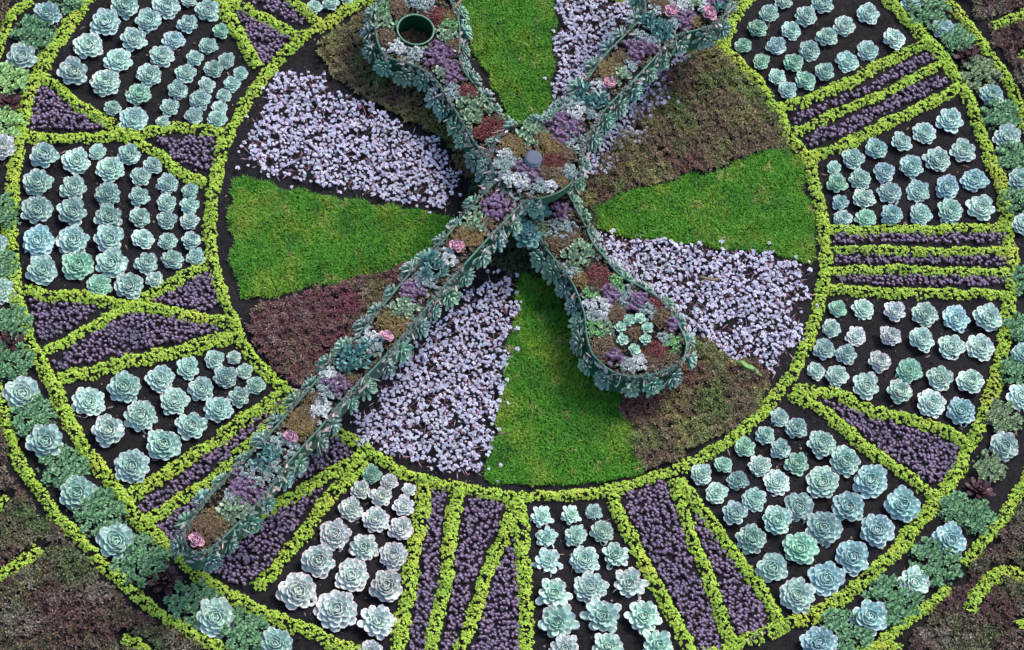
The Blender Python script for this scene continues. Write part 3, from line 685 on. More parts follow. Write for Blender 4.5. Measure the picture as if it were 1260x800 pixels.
BORDER = [
 (58,16.5,37,'bluish','bluish rosette in the outer border at the top left, uppermost on that side'),
 (27,70,40,'pale','pale rosette in the outer border at top left below a green clump'),
 (3,180,36,'pinkish','bright pale rosette at the left edge beside the outer end of numeral X'),
 (-5,299,34,'pale','pale rosette cut by the left edge outside the middle of the left bed'),
 (1,357,36,'pale','pale rosette at the left edge just above the outer end of numeral IX'),
 (27.5,483,45,'pale','big pale rosette in the outer border below the end of numeral IX'),
 (55,543.6,48,'blue green','big rosette in the outer border left of the lower left bed'),
 (95.4,606,47,'blue green','big rosette in the outer border above the end of numeral VIII'),
 (143,664.7,48,'blue green','big rosette in the outer border left of the tip of the long hand'),
 (264,758.7,49,'pale','big rosette in the outer border, first right of the bottom left maroon rosette'),
 (340.5,792.5,42,'blue green','big rosette at the bottom edge in the outer border, below the pinkish bed'),
 (1007.5,791,44,'bluish','big rosette in the outer border cut by the bottom edge at right'),
 (1070,758.8,45,'bluish','big rosette in the outer border, second up from the bottom edge at right'),
 (1123.8,715,42,'pale','big rosette in the outer border, third up from the bottom edge at right'),
 (1168.8,663.8,43,'bluish','big rosette in the outer border at lower right, just below two green clumps'),
 (1237,548,40,'pale','big rosette in the outer border outside the V shaped numeral'),
 (1258,487,38,'pale','rosette at the right edge, outside the bottom row of the bed below III'),
 (1262,437,36,'blue green','rosette cut by the right edge outside the middle of the bed below III'),
 (1259,275,32,'pale','rosette at the right edge outside the top stroke of numeral III'),
 (1255.5,220,34,'blue green','rosette at the right edge outside the bed between II and III'),
 (1239.4,167.2,38,'pale','rosette in the outer border at right, directly below a green clump'),
 (1220,116,34,'blue green','rosette in the outer border outside the bottom stroke of numeral II'),
 (1161,34,33,'bluish','rosette in the outer border at top right just above the maroon rosette'),
 (1123,0,31,'bluish','rosette in the outer border cut by the top edge at right'),
]
for x, y, d, tone, lab in BORDER: echeveria(x, y, d, tone, lab, 'rosettes in the outer border')

mar = [rosette(1.0, 30, 300 + s, W=.34, el=(4, 70), jitter=.14) for s in range(3)]
mar = [tri_mesh('maroon_rosette', *q) for q in mar]
for i, (x, y, d, lab) in enumerate([(10,126,38,'dark maroon rosette at the left edge in the outer border beside numeral X'),
    (11,421,40,'dark maroon rosette at the left edge in the outer border beside numeral IX'),
    (203.4,714.7,46,'dark maroon rosette in the outer border below the tip of the long hand'),
    (1205,604,40,'dark maroon rosette in the outer border at lower right outside the V numeral'),
    (1190,68,40,'dark maroon rosette in the outer border at top right outside numeral II')]):
    o = obj('maroon_rosette', mar[i % 3], M['maroon']); p = P([(x, y)], .02)[0]
    o.location = (p[0], p[1], .003); rad = d * MPP * .55; o.scale = (rad, rad, rad); o.rotation_euler = (rng.normal(0, .08), rng.normal(0, .08), i)
    tag(o, lab, 'rosette', 'maroon rosettes in the outer border')

CLUMPS = [
 (42,43,48,'green','between the two top left rosettes'), (11,99,46,'light','at the left edge above a maroon rosette'), (8,152,38,'light','at the left edge below a maroon rosette'),
 (82,1,34,'green','at the top edge inside the outermost ring'), (4,262,40,'green','at the left edge beside the left bed'), (4,328,34,'green','at the left edge between two pale rosettes'),
 (17,396,38,'green','at the left edge above the maroon rosette by IX'),
 (13,446,46,'green','at the left edge below the maroon rosette by IX'), (41,515,48,'green','between the rosettes left of the lower left bed, upper one'),
 (77,575,48,'green','between the rosettes left of the lower left bed, lower one'), (122,632,54,'green','beside the uppermost end of numeral VIII'),
 (172,690,58,'green','just above the bottom left maroon rosette'), (238,742,50,'green','just right of the bottom left maroon rosette'), (300,778,54,'green','between the two rosettes at the bottom left edge'),
 (1040,779,52,'green','between the two lowest rosettes at bottom right'), (1099,740,56,'green','between the second and third rosettes at bottom right'),
 (1152,692,54,'green','between the third and fourth rosettes at bottom right'), (1176,627,38,'green','beside the lower end of the V numeral, left one'),
 (1203,638,40,'green','beside the lower end of the V numeral, right one'), (1218,575,36,'grey','above the lower right maroon rosette'),
 (1234,515,42,'grey','above the rosette outside the V numeral'), (1250,460,38,'green','at the right edge between two rosettes below III'),
 (1258,405,38,'green','at the right edge below numeral III'), (1259,345,36,'green','at the right edge beside numeral III'), (1254,249,38,'green','at the right edge above numeral III'), (1246,195,42,'green','below the rosette beside the bed from II to III'),
 (1230,142,42,'green','between the two rosettes outside the lower stroke of II'), (1206,92,48,'grey','below the top right maroon rosette'),
 (1178,50,40,'green','above the top right maroon rosette'), (1142,16,50,'green','between the two topmost rosettes at right')]
CT = {'green': (1, 1, 1), 'light': (2.1, 1.7, 1.3), 'grey': (1.35, .95, 1.0)}
for x, y, d, tone, lab in CLUMPS:
    n = int((d / 9.5) ** 2 * 1.25) + 4
    rr = np.sqrt(rng.uniform(0, 1, n)) * d * MPP * .55; a = rng.uniform(0, 2 * PI, n)
    a = np.arange(n) * 2.4 + rng.uniform(0, .6, n); rr = d * MPP * .56 * np.sqrt((np.arange(n) + .5) / n)
    g = np.stack([rr * np.cos(a) * rng.uniform(.8, 1.15), rr * np.sin(a)], 1)
    q = np.column_stack([g, .006 + .006 * (1 - (rr / rr.max()) ** 2) + rng.uniform(0, .01, n)])
    v, t, k = place(PR['leek'], q + np.array([0, 0, .006]), rng.uniform(.65, 1.2, n), .35)
    # fine creeping leaves between the little rosettes
    a = rng.uniform(0, 6.28, n * 4); r3 = d * MPP * .62 * np.sqrt(rng.uniform(0, 1, n * 4))
    fine = place(PR['moss'], np.column_stack([r3 * np.cos(a), r3 * np.sin(a), rng.uniform(.002, .014, n * 4)]), rng.uniform(.7, 1.4, n * 4), .6)
    v, t, k = join([(v, t, k), fine])
    o = obj('houseleek_clump', tri_mesh('houseleek_clump', v, t, k), M['houseleek']); p = P([(x, y)], .012)[0]
    o.location = (p[0], p[1], 0); o.color = (*CT[tone], 1)
    tag(o, {'green': 'low green', 'light': 'light yellowish green', 'grey': 'greyish green'}[tone] + ' houseleek clump ' + lab, 'houseleek', 'green clumps in the outer border')

# ------------------------------------------------------------------ the clock hands
ZM, ZH, ZHUB = .33, .17, .338
MIN = [(226,666),(226,654),(236,640),(246,626),(260,608),(276,592),(292,575),(308,560),(340,525),(375,485),(396,461),(416,436),(451,402),(476,370),(501,340),(537,306),(556,283),(585,250),(605,228),(640,190),
       (672,153),(700,121),(726,93),(744,68),(770,42),(791,21),(795,8),(790,-8),(793,-28),(806,-46),(828,-56),(855,-54),(878,-40),(893,-18),(896,4),(891,21),(876,32),(854,38),(832,43),(818,57),(803,74),(775,104),(745,133),(729,158),(712,184),
       (680,216),(650,243),(627,266),(600,294),(570,327),(534,367),(490,420),(469,444),(432,481),(417,498),(396,524),(354,570),(333,600),(305,632),(285,652),(266,670),(254,680),(242,682),(233,677)]
HOUR = [(461,30),(464,52),(473,70),(497,77),(520,84),(540,103),(552,123),(567,147),(580,170),(598,195),(622,232),(650,272),(672,307),(690,328),(705,349),(713,368),(720,388),(721,410),(727,435),(745,453),(765,463),(788,464),(815,458),(840,446),(846,425),(838,405),(827,387),(810,366),(790,354),(764,341),(750,326),(742,314),(730,302),(720,278),(700,240),(668,200),(640,172),(620,150),(600,125),(580,100),(566,82),(565,62),(566,37),(562,13),(548,-8),(526,-20),(500,-20),(478,-8),(465,10)]

def smooth_loop(w, step=.012):
    w = np.vstack([w, w[:1]]); s = np.r_[0, np.cumsum(np.linalg.norm(np.diff(w, axis=0), axis=1))]
    n = int(s[-1] / step); q = np.linspace(0, s[-1], n, endpoint=False)
    v = np.column_stack([np.interp(q, s, w[:, i]) for i in range(2)])
    for _ in range(4): v = (np.roll(v, 1, 0) + 2 * v + np.roll(v, -1, 0)) / 4
    return v

def signed_area(w): x, y = w[:, 0], w[:, 1]; return .5 * np.sum(x * np.roll(y, -1) - np.roll(x, -1) * y)

def bm_obj(name, bm, mat, parent, smooth=False):
    m = bpy.data.meshes.new(name); bm.normal_update(); bm.to_mesh(m); bm.free()
    if smooth: m.polygons.foreach_set('use_smooth', np.ones(len(m.polygons), bool))
    return obj(name, m, mat, parent)

def tube(bm, path, rad, closed=True, n=6):
    path = [Vector(p) for p in path]; N = len(path); rings = []
    for i, p in enumerate(path):
        a = path[(i - 1) % N] if closed or i > 0 else p; b = path[(i + 1) % N] if closed or i < N - 1 else p
        t = (b - a).normalized(); up = Vector((0, 0, 1)); s = t.cross(up).normalized(); u = s.cross(t)
        rings.append([bm.verts.new(p + (s * math.cos(k * 2 * PI / n) + u * math.sin(k * 2 * PI / n)) * rad) for k in range(n)])
    for i in range(N if closed else N - 1):
        A, B = rings[i], rings[(i + 1) % N]
        for k in range(n): bm.faces.new((A[k], A[(k + 1) % n], B[(k + 1) % n], B[k]))
    if not closed:
        bm.faces.new(rings[0][::-1]); bm.faces.new(rings[-1])

def walls(bm, loop, z0, z1):
    lo = [bm.verts.new((x, y, z0)) for x, y in loop]; hi = [bm.verts.new((x, y, z1)) for x, y in loop]; n = len(loop)
    for i in range(n): bm.faces.new((lo[i], lo[(i + 1) % n], hi[(i + 1) % n], hi[i]))
    return lo, hi

def flat(loops, z, name, mat, parent):
    bm = bmesh.new(); ed = []
    for lp in loops:
        vs = [bm.verts.new((x, y, z)) for x, y in lp]
        ed += [bm.edges.new((vs[i], vs[(i + 1) % len(vs)])) for i in range(len(vs))]
    bmesh.ops.triangle_fill(bm, use_beauty=True, use_dissolve=False, edges=ed)
    for f in bm.faces:
        f.normal_update()
        if f.normal.z < 0: f.normal_flip()
    return bm_obj(name, bm, mat, parent)

SIDE = []
for s in range(6):
    q = rosette(1.0, [30, 26, 34, 28, 24, 30][s], 400 + s, W=[.36, .4, .34, .38, .42, .36][s], el=[(2, 74), (-6, 70), (4, 72), (0, 76), (6, 70), (-4, 72)][s], jitter=.13, cup=.22)
    m = tri_mesh('side_rosette', *q); m.materials.append(M['side']); SIDE.append(m)
PINK = tri_mesh('pink_rosette', *rosette(1.0, 20, 501, W=.7, el=(22, 80), open_=.66, dome=.2, cup=.45)); PINK.materials.append(M['pink'])
TEAL = tri_mesh('blue_rosette', *rosette(1.0, 30, 502, W=.42, el=(6, 76), jitter=.08)); TEAL.materials.append(M['teal'])
MINT = tri_mesh('mint_rosette', *rosette(1.0, 24, 503, W=.52, el=(14, 80), jitter=.08)); MINT.materials.append(M['mint'])

def set_rosette(mesh, name, parent, pos, n, rad, tint=(1, 1, 1)):
    o = bpy.data.objects.new(name, mesh); link(o); o.parent = parent
    n = Vector(n).normalized()
    q = n.to_track_quat('Z', 'Y').to_matrix().to_4x4() @ Matrix.Rotation(rng.uniform(0, 6.28), 4, 'Z')
    inv = parent.matrix_world.inverted() if False else Matrix.Translation(-Vector(parent.location))
    o.matrix_local = inv @ Matrix.Translation(Vector(pos)) @ q @ Matrix.Diagonal((rad, rad, rad, 1))
    o.color = (*tint, 1)
    return o

def local(parent, v): return np.asarray(v) - np.array(parent.location)

def side_ring(parent, loop, ztop, spacing, rad, skip=lambda p: False, drop=.046, upw=.30):
    ccw = signed_area(loop) > 0
    s = np.r_[0, np.cumsum(np.linalg.norm(np.diff(np.vstack([loop, loop[:1]]), axis=0), axis=1))]
    L = s[-1]; n = int(L / spacing); lp = np.vstack([loop, loop[:1]])
    for i in range(n):
        q = (i + rng.uniform(-.14, .14)) * L / n % L
        p = np.array([np.interp(q, s, lp[:, 0]), np.interp(q, s, lp[:, 1])])
        p2 = np.array([np.interp((q + .02) % L, s, lp[:, 0]), np.interp((q + .02) % L, s, lp[:, 1])])
        t = p2 - p; t /= max(1e-9, np.linalg.norm(t)); o = np.array([t[1], -t[0]]) * (1 if ccw else -1)
        if skip(p): continue
        dz = drop + rng.uniform(-.012, .012)
        c = rng.uniform(.82, 1.2)
        set_rosette(SIDE[rng.integers(0, 6)], 'side_rosette', parent, (*(p + o * .013), ztop - dz),
                    (o[0] + rng.normal(0, .15), o[1] + rng.normal(0, .15), upw + rng.normal(0, .15)), rad * rng.uniform(.82, 1.18),
                    np.array((1, 1, 1)) * c * rng.uniform(.9, 1.12, 3))

def rim_leaves(parent, loop, ztop, name='rim_foliage', dens=130, skip=lambda p: False):
    """grey green and pink leaves pushing out along the rim between the side rosettes"""
    ccw = signed_area(loop) > 0; n = len(loop)
    t = np.roll(loop, -1, 0) - np.roll(loop, 1, 0); t /= np.linalg.norm(t, axis=1)[:, None]
    o = np.column_stack([t[:, 1], -t[:, 0]]) * (1 if ccw else -1)
    m = int(dens * n * .012); i = rng.integers(0, n, m)
    g = loop[i] + o[i] * rng.uniform(-.008, .018, m)[:, None] + rng.normal(0, .004, (m, 2))
    z = ztop + rng.uniform(-.045, .006, m)
    keep = np.array([not skip(p) for p in loop[i]])
    pr = [thin_leaf(.034, .013, R(10), R(20), .3, .5), thin_leaf(.026, .011, R(30), R(-20), .3, .8), thin_leaf(.044, .006, R(15), R(10), .2, .2), thin_leaf(.028, .014, R(5), R(15), .35, .6)]
    nr = np.column_stack([o[i] * 1.2, np.zeros(m)])
    v, tt, k = place(pr, local(parent, np.column_stack([g, z]))[keep], rng.uniform(.4, 1.0, keep.sum()), .8, nrm=nr[keep])
    ob = obj(name, tri_mesh(name, v, tt, k), M['rimleaf'], parent); ob['kind'] = 'stuff'
    m = int(420 * n * .012); i = rng.integers(0, n, m); i = i[np.array([not skip(p) for p in loop[i]])]; m = len(i)
    i = i[field(loop[i], 30) > -.15 + rng.normal(0, .25, m)]; m = len(i)       # here and there the bare rim shows
    u = rng.normal(.003, .005, m); g = loop[i] + o[i] * u[:, None] + rng.normal(0, .003, (m, 2))
    z = ztop + .006 - .9 * np.clip(u, 0, 1) - rng.uniform(0, .02, m) * (u > .004)
    v, tt, k = place(PR['bronze'] + PR['white'][:3], local(parent, np.column_stack([g, z])), rng.uniform(.45, .8, m), .6, nrm=np.column_stack([o[i] * .6, np.zeros(m)]))
    ob = obj('rim_sedum', tri_mesh('rim_sedum', v, tt, k), M['rimgreen'], parent); ob['kind'] = 'stuff'
    return ob

PATCH = {'purple': ('purple_sedum', 'purple', 'mauve', .0145, (.75, 1.15)), 'silver': ('silver_sedum', 'white', 'silver', .0135, (.6, 1.05)),
         'snow': ('white_sedum', 'white', 'snow', .0140, (.65, 1.1)), 'rust': ('rust_sedum', 'bronze', 'rust', .0078, (.9, 1.5)),
         'olive': ('olive_sedum', 'bronze', 'olive', .0078, (.9, 1.5)), 'red': ('red_sedum', 'bronze', 'red', .0085, (1.1, 1.8)),
         'jade': ('green_succulent', 'jade', 'jade', .018, (.7, 1.15)), 'bright': ('bright_green_succulent', 'jade', 'bright', .014, (.5, .85)),
         'blade': ('blue_finger_succulent', 'blade', 'blade', .020, (.7, 1.15))}

def patch(parent, cx, cy, rpx, kind, ztop, poly, holes=()):
    nm, proto, mat, sp, scl = PATCH[kind]
    ang = np.linspace(0, 2 * PI, 22)[:-1]; rad = rpx * 1.5 * rng.uniform(.82, 1.12, 21)
    c = P([(cx, cy)], ztop)[0, :2]
    loop = c + np.column_stack([np.cos(ang), np.sin(ang)]) * rad[:, None] * MPP
    lo, hi = loop.min(0), loop.max(0)
    gx, gy = np.meshgrid(np.arange(lo[0], hi[0], sp), np.arange(lo[1], hi[1], sp * .87))
    g = np.stack([(gx + (np.arange(gx.shape[0]) % 2)[:, None] * sp / 2).ravel(), gy.ravel()], 1); g += rng.normal(0, sp * .3, g.shape)
    k = inside(loop, g) & inside(poly, g)
    for hc, hr in holes: k &= np.hypot(*(g - hc).T) > hr
    g = g[k]
    if len(g) < 2: return
    d = np.clip(np.hypot(*(g - c).T) / (rpx * MPP), 0, 1.6)
    kk_ = rng.uniform(0, 1, len(g)) < np.clip((1.5 - d) / .75, 0, 1) ** 1.3; g = g[kk_]; d = np.clip(d[kk_], 0, 1.2)
    if len(g) < 2: g = c[None]; d = np.zeros(1)
    z = ztop - .006 + .015 * (1 - .6 * d ** 2) * rng.uniform(.6, 1.1, len(g))
    v, t, kk = place(PR[proto], local(parent, np.column_stack([g, z])), rng.uniform(scl[0], scl[1], len(g)), .5)
    o = obj(nm, tri_mesh(nm, v, t, kk), M[mat], parent)
    return o

def filler(parent, poly, ztop, holes=(), n_per=5200, name='creeping_sedum'):
    lo, hi = poly.min(0), poly.max(0); n = int((hi - lo).prod() * n_per)
    g = rng.uniform(lo, hi, (n, 2)); k = inside(poly, g)
    for hc, hr in holes: k &= np.hypot(*(g - hc).T) > hr
    g = g[k]
    v, t, kk = place(PR['bronze'], local(parent, np.column_stack([g, ztop - .012 + rng.uniform(0, .012, len(g))])), rng.uniform(.8, 1.7, len(g)), .7)
    o = obj(name, tri_mesh(name, v, t, kk), M['brown'], parent); o['kind'] = 'stuff'
    k = field(g + 1, 60) > .25; g = g[k][::5]
    v, t, kk = place(PR['white'], local(parent, np.column_stack([g, ztop - .008 + rng.uniform(0, .012, len(g))])), rng.uniform(.4, .8, len(g)), .7)
    o = obj('sage_sedum', tri_mesh('sage_sedum', v, t, kk), M['sage'], parent); o['kind'] = 'stuff'

def hand(name, label, px, ztop, depth, plants, holes_px=(), spacing=.083, rrad=.05, skip=lambda p: False, origin=None):
    loop = smooth_loop(P(px, ztop)[:, :2])
    c0 = P([(652, 258)], 0)[0]
    root = empty(name, (c0[0], c0[1], 0)); tag(root, label, 'clock hand', 'planted clock hands')
    off = -np.array([c0[0], c0[1]])
    holes = [(P([(hx, hy)], ztop)[0, :2], hr) for hx, hy, hr in holes_px]
    hl = [np.array([hc + hr * np.array([math.cos(a), math.sin(a)]) for a in np.linspace(0, 2 * PI, 41)[:-1]]) for hc, hr in holes]
    bm = bmesh.new(); walls(bm, loop + off, ztop - depth, ztop)
    bm_obj('trough', bm, M['metal_green'], root)
    flat([loop + off] + [h + off for h in hl], ztop - depth + .004, 'trough_base', M['metal_green'], root)
    flat([loop + off] + [h + off for h in hl], ztop - .014, 'potting_soil', M['soil'], root)
    bm = bmesh.new(); tube(bm, [(x, y, ztop) for x, y in loop + off], .0046); bm_obj('rim', bm, M['metal_green'], root, True)
    for h in hl:
        bm = bmesh.new(); walls(bm, h + off, ztop - depth, ztop + .012)
        a = rng.uniform(0, 6.28, 420); q = .062 * np.sqrt(rng.uniform(0, 1, 420)); cc_ = h.mean(0) + off
        v, t, kk = place(PR['bronze'], np.column_stack([cc_[0] + q * np.cos(a), cc_[1] + q * np.sin(a), ztop - .092 + rng.uniform(0, .014, 420)]), rng.uniform(1, 1.8, 420), .7)
        obj('brown_sedum', tri_mesh('brown_sedum', v, t, kk), M['rust'], root)
        flat([h * .999 + off], ztop - .094, 'ring_soil', M['soil'], root)
        rg = bm_obj('ring_collar', bm, M['ring_green'], root, True)
        bm = bmesh.new(); tube(bm, [(x, y, ztop + .012) for x, y in h + off], .0036); bm_obj('ring_lip', bm, M['ring_lip'], rg, True)
    filler(root, loop, ztop, [(c, r_ + .006) for c, r_ in holes])
    for cx, cy, r_, kind in plants:
        if kind in ('pink', 'teal', 'mint'):
            p = P([(cx, cy)], ztop + .012)[0]
            set_rosette({'pink': PINK, 'teal': TEAL, 'mint': MINT}[kind], {'pink': 'pink_rosette', 'teal': 'blue_rosette', 'mint': 'mint_rosette'}[kind], root,
                        (p[0], p[1], ztop + .004), (rng.normal(0, .2), rng.normal(-.15, .15), 1), r_ * MPP * 1.15)
        else: patch(root, cx, cy, r_, kind, ztop, loop, [(c, q + .008) for c, q in holes])
    side_ring(root, loop, ztop, spacing, rrad, skip)
    rim_leaves(root, loop, ztop, skip=skip)
    return root

MPL = [(258,650,20,'rust'),(265,640,14,'olive'),(241,665,11,'pink'),(288,626,15,'jade'),(277,632,10,'jade'),(300,602,19,'purple'),(285,612,9,'silver'),(313,584,18,'silver'),(327,566,15,'blade'),(333,577,10,'silver'),
 (346,550,15,'silver'),(358,537,10,'pink'),(370,522,17,'olive'),(378,511,12,'rust'),(392,506,13,'snow'),(388,490,9,'rust'),(400,482,12,'silver'),(412,474,15,'purple'),(406,463,11,'snow'),(428,466,8,'rust'),
 (438,441,13,'blade'),(427,446,12,'blade'),(449,428,9,'blade'),(456,419,13,'snow'),(463,428,8,'silver'),(474,415,10,'pink'),(486,396,18,'olive'),(500,381,14,'jade'),(489,384,10,'jade'),(508,360,15,'purple'),(523,352,13,'silver'),
 (531,331,14,'blade'),(522,338,10,'silver'),(547,319,12,'snow'),(561,303,11,'pink'),(576,291,17,'olive'),(583,272,15,'jade'),(600,275,8,'rust'),(610,256,18,'purple'),
 (696,157,19,'purple'),(683,150,12,'purple'),(708,136,14,'snow'),(697,128,12,'silver'),(738,126,12,'blade'),(717,117,13,'blade'),(728,140,9,'silver'),(736,108,10,'snow'),(749,103,10,'pink'),(752,87,17,'olive'),(765,91,12,'jade'),(765,72,9,'rust'),(775,82,9,'silver'),
 (783,62,15,'purple'),(795,58,13,'purple'),(789,48,12,'silver'),(802,54,11,'silver'),(800,29,12,'blade'),(813,40,12,'blade'),(806,14,8,'snow'),(827,30,11,'silver'),(825,14,11,'pink'),(844,24,12,'purple'),(855,26,8,'olive'),(872,17,12,'pink'),(866,8,9,'snow'),
 (812,4,12,'rust'),(838,4,16,'snow'),(852,2,12,'jade'),(878,2,12,'purple'),(887,12,9,'blade'),(830,-20,18,'olive'),(860,-25,16,'silver'),(845,-40,14,'purple')]
HPL = [(490,10,14,'rust'),(508,0,12,'silver'),(524,7,14,'silver'),(536,19,13,'red'),(552,20,9,'olive'),(553,32,10,'bright'),(547,44,12,'jade'),(474,26,13,'jade'),(472,10,9,'bright'),(478,46,13,'rust'),(488,59,12,'snow'),(505,70,11,'silver'),(514,63,9,'snow'),(521,60,9,'bright'),
 (538,66,18,'purple'),(550,80,10,'purple'),(541,91,10,'jade'),(556,92,14,'purple'),(557,113,11,'silver'),(575,116,13,'red'),(569,128,8,'jade'),(586,131,19,'jade'),(582,146,12,'jade'),(606,158,15,'red'),(594,164,11,'red'),(612,148,9,'rust'),(497,76,7,'olive'),(557,55,9,'rust'),
 (650,291,20,'teal'),(664,262,15,'teal'),(638,278,14,'teal'),(664,280,11,'jade'),(692,283,16,'silver'),(690,262,12,'purple'),(698,296,14,'rust'),(684,300,11,'rust'),(711,309,17,'jade'),(706,322,10,'jade'),(704,336,10,'silver'),(713,344,9,'olive'),
 (737,341,14,'red'),(735,352,9,'rust'),(756,345,8,'bright'),(759,354,7,'bright'),(727,363,9,'bright'),(750,362,13,'purple'),(738,379,15,'snow'),(730,389,9,'silver'),(770,366,13,'silver'),(784,372,13,'purple'),(757,385,13,'rust'),(797,382,11,'silver'),(806,375,9,'red'),(815,390,13,'rust'),(826,399,9,'purple'),
 (774,393,9,'mint'),(787,393,9,'mint'),(764,403,9,'mint'),(765,417,9,'mint'),(797,404,9,'mint'),(795,418,9,'mint'),(780,430,9,'mint'),(780,408,11,'rust'),(733,406,13,'bright'),(746,404,8,'jade'),(744,426,16,'rust'),(757,440,11,'purple'),(772,450,10,'silver'),(786,447,12,'snow'),(806,432,14,'red'),(800,445,12,'rust'),(817,418,10,'silver'),(829,425,11,'bright'),(822,440,9,'rust')]
hub_c = P([(657, 200)], ZHUB)[0, :2]
def near_hub(r_): return lambda p: np.hypot(*(p - hub_c)) < r_
hand('minute_hand', 'long green edged clock hand planted with succulents, reaching to numeral VIII', MIN, ZM, .125, MPL, spacing=.092, rrad=.051, skip=near_hub(.15))
hh = hand('hour_hand', 'short planted clock hand with a round green ring opening at its upper end', HOUR, ZH, .12, HPL, holes_px=[(511, 39, .0665)], spacing=.076, rrad=.051,
     skip=lambda p: np.hypot(*(p - P([(640, 215)], ZH)[0, :2])) < .09)

# hub over the crossing of the hands
hub = empty('clock_hub', (hub_c[0], hub_c[1], 0)); tag(hub, 'round planted hub with a grey cap where the two clock hands cross', 'clock hub')
HPX = [(602,196),(608,178),(622,162),(642,152),(665,150),(690,156),(708,170),(716,190),(714,210),(702,228),(685,240),(662,247),(640,243),(622,232),(608,216)]
hl = smooth_loop(P(HPX, ZHUB)[:, :2]); off = -hub_c
bm = bmesh.new(); walls(bm, hl + off, ZM - .03, ZHUB + .004); bm_obj('pan', bm, M['metal_green'], hub, True)
flat([hl + off], ZHUB - .012, 'potting_soil', M['soil'], hub); flat([hl + off], ZM - .027, 'pan_base', M['metal_green'], hub)
ra = P([(684, 238)], ZHUB)[0, :2]; sel = [p for p in hl if np.hypot(*(p - ra)) < .075]; i0 = int(np.argmin([np.hypot(*(p - sel[0])) for p in hl]))
q0 = np.hypot(*(hl - ra).T); st = int(np.argmin(q0)); arc = [hl[(st + j) % len(hl)] + off for j in range(-7, 8)]
bm = bmesh.new(); tube(bm, [(x, y, ZHUB + .006) for x, y in arc], .0055, closed=False); bm_obj('rim', bm, M['ring_green'], hub, True)
bm = bmesh.new(); bmesh.ops.create_cone(bm, cap_ends=True, segments=20, radius1=.03, radius2=.03, depth=ZM - .06, matrix=Matrix.Translation((0, 0, (ZM - .06) / 2))); bm_obj('shaft', bm, M['metal_green'], hub)
filler(hub, hl, ZHUB)
for cx, cy, r_, kind in [(632,182,15,'olive'),(622,190,9,'snow'),(652,166,15,'jade'),(648,157,9,'rimless'),(681,180,17,'olive'),(668,170,10,'olive'),(698,190,11,'rust'),(684,198,12,'red'),(672,200,8,'red'),(683,213,13,'rust'),(668,210,9,'rust'),(619,206,13,'silver'),(630,200,9,'silver'),
                         (641,223,12,'snow'),(628,222,10,'snow'),(656,214,11,'purple'),(663,228,10,'silver'),(676,229,9,'snow'),(690,224,9,'olive'),(700,212,9,'silver'),(640,206,9,'purple'),(690,168,13,'purple'),(705,180,10,'silver')]:
    if kind != 'rimless': patch(hub, cx, cy, r_, kind, ZHUB, hl, [(P([(656, 195)], ZHUB)[0, :2], .034)])
cc = P([(657, 192)], ZHUB + .035)[0]
bm = bmesh.new()
bmesh.ops.create_cone(bm, cap_ends=True, segments=40, radius1=.031, radius2=.030, depth=.05, matrix=Matrix.Translation((cc[0] - hub_c[0], cc[1] - hub_c[1], ZHUB - .002)))
cs = bm_obj('cap_collar', bm, M['cap_side'], hub, True)
bm = bmesh.new(); V0 = []
for rr_, zz in ((.0305, .0235), (.0305, .026), (.029, .0275), (.02, .028), (.001, .0282)):
    V0.append([bm.verts.new((cc[0] - hub_c[0] + rr_ * math.cos(k * PI / 18), cc[1] - hub_c[1] + rr_ * math.sin(k * PI / 18), ZHUB + zz)) for k in range(36)])
for a, b in zip(V0[:-1], V0[1:]):
    for k in range(36): bm.faces.new((a[k], a[(k + 1) % 36], b[(k + 1) % 36], b[k]))
bm.faces.new(V0[-1]); bm.faces.new(V0[0][::-1])
bm_obj('centre_cap', bm, M['cap'], cs, True)
side_ring(hub, hl, ZHUB, .08, .040, drop=.025, upw=.5, skip=lambda p: np.hypot(*(p - P([(690, 243)], ZHUB)[0, :2])) < .05)
rim_leaves(hub, hl, ZHUB, dens=420, skip=lambda p: np.hypot(*(p - P([(684, 238)], ZHUB)[0, :2])) < .06)

# ------------------------------------------------------------------ small loose things
def bent_strip(name, px, width, mat, label, cat, z=.03, th=.0025):
    w = P(px, z); bm = bmesh.new(); prev = None; n = len(w)
    for i in range(n):
        t = w[min(n - 1, i + 1)] - w[max(0, i - 1)]; t /= np.linalg.norm(t); q = np.array([-t[1], t[0], 0])
        hw = width / 2 * math.sin(PI * (i + .35) / (n - .3)) ** .6; zz = .008 * math.sin(i * 1.1)
        ring = [bm.verts.new(w[i] + q * u * hw + np.array([0, 0, zz + h])) for u, h in ((-1, .003), (0, 0), (1, .003), (0, -th))]
        if prev:
            for k in range(4): bm.faces.new((prev[k], prev[(k + 1) % 4], ring[(k + 1) % 4], ring[k]))
        else: bm.faces.new(ring[::-1])
        prev = ring
    bm.faces.new(prev)
    return tag(bm_obj(name, bm, mat, None, True), label, cat)
bent_strip('fallen_leaf', [(907,444),(912,447),(918,452),(925,453),(931,456),(937,462)], .020, M['fallen'], 'curled bright green leaf lying between white and bronze sedum at right', 'leaf')
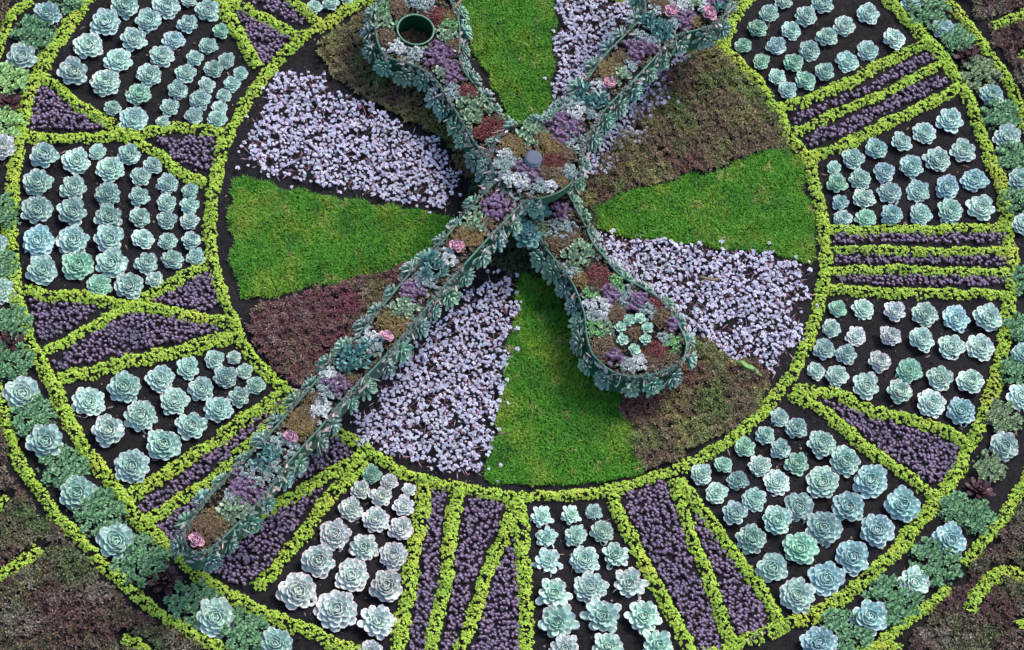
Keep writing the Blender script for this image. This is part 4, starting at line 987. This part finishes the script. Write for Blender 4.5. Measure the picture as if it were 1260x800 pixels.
def twig(px, z, rad, label):
    w = P(px, z); bm = bmesh.new(); tube(bm, [tuple(p + np.array([0, 0, .004 * math.sin(i * 2)])) for i, p in enumerate(w)], rad, closed=False)
    tag(bm_obj('twig', bm, M['twig'], None, True), label, 'twig')
twig([(860,341),(868,343),(876,344),(886,343)], .032, .0055, 'short brown twig lying on the white sedum at right')
twig([(556,14),(561,8),(567,0),(571,-5)], ZH + .02, .005, 'pale stub of a twig sticking out beside the ring of the short hand')

# ------------------------------------------------------------------ light, sky, camera
SUN_EL, SUN_AZ = R(52), R(35)          # azimuth: clockwise from +Y
wd = bpy.data.worlds.new('World'); sc.world = wd; wd.use_nodes = True
nt = wd.node_tree; bg = nt.nodes['Background']
sky = nt.nodes.new('ShaderNodeTexSky'); sky.sky_type = 'NISHITA'; sky.sun_disc = False
sky.sun_elevation = SUN_EL; sky.sun_rotation = SUN_AZ
sky.dust_density = 3; sky.air_density = 1.0; sky.ozone_density = .6
nt.links.new(sky.outputs[0], bg.inputs['Color']); bg.inputs['Strength'].default_value = .15
sl = bpy.data.lights.new('sun', 'SUN'); sl.energy = 1.4; sl.angle = R(20); sl.color = (1, .95, .87)
so = link(bpy.data.objects.new('sun', sl))
sd = Vector((math.sin(SUN_AZ) * math.cos(SUN_EL), math.cos(SUN_AZ) * math.cos(SUN_EL), math.sin(SUN_EL)))
so.rotation_euler = sd.to_track_quat('Z', 'Y').to_euler(); so.location = (0, 0, 6)

cam = bpy.data.cameras.new('camera'); co = link(bpy.data.objects.new('camera', cam))
cam.sensor_fit = 'HORIZONTAL'; cam.sensor_width = 36; cam.lens = F / 1260 * 36; cam.clip_start = .1; cam.clip_end = 1200
mw = Matrix.Identity(4)
for i in range(3): mw[i][0] = RT[i]; mw[i][1] = UPV[i]; mw[i][2] = -FWD[i]; mw[i][3] = EYE[i]
co.matrix_world = mw; sc.camera = co
sc.view_settings.view_transform = 'Standard'; sc.view_settings.look = 'None'
sc.view_settings.exposure = 1.2; sc.view_settings.gamma = 1; sc.view_settings.use_curve_mapping = False
sc.render.engine = 'CYCLES'
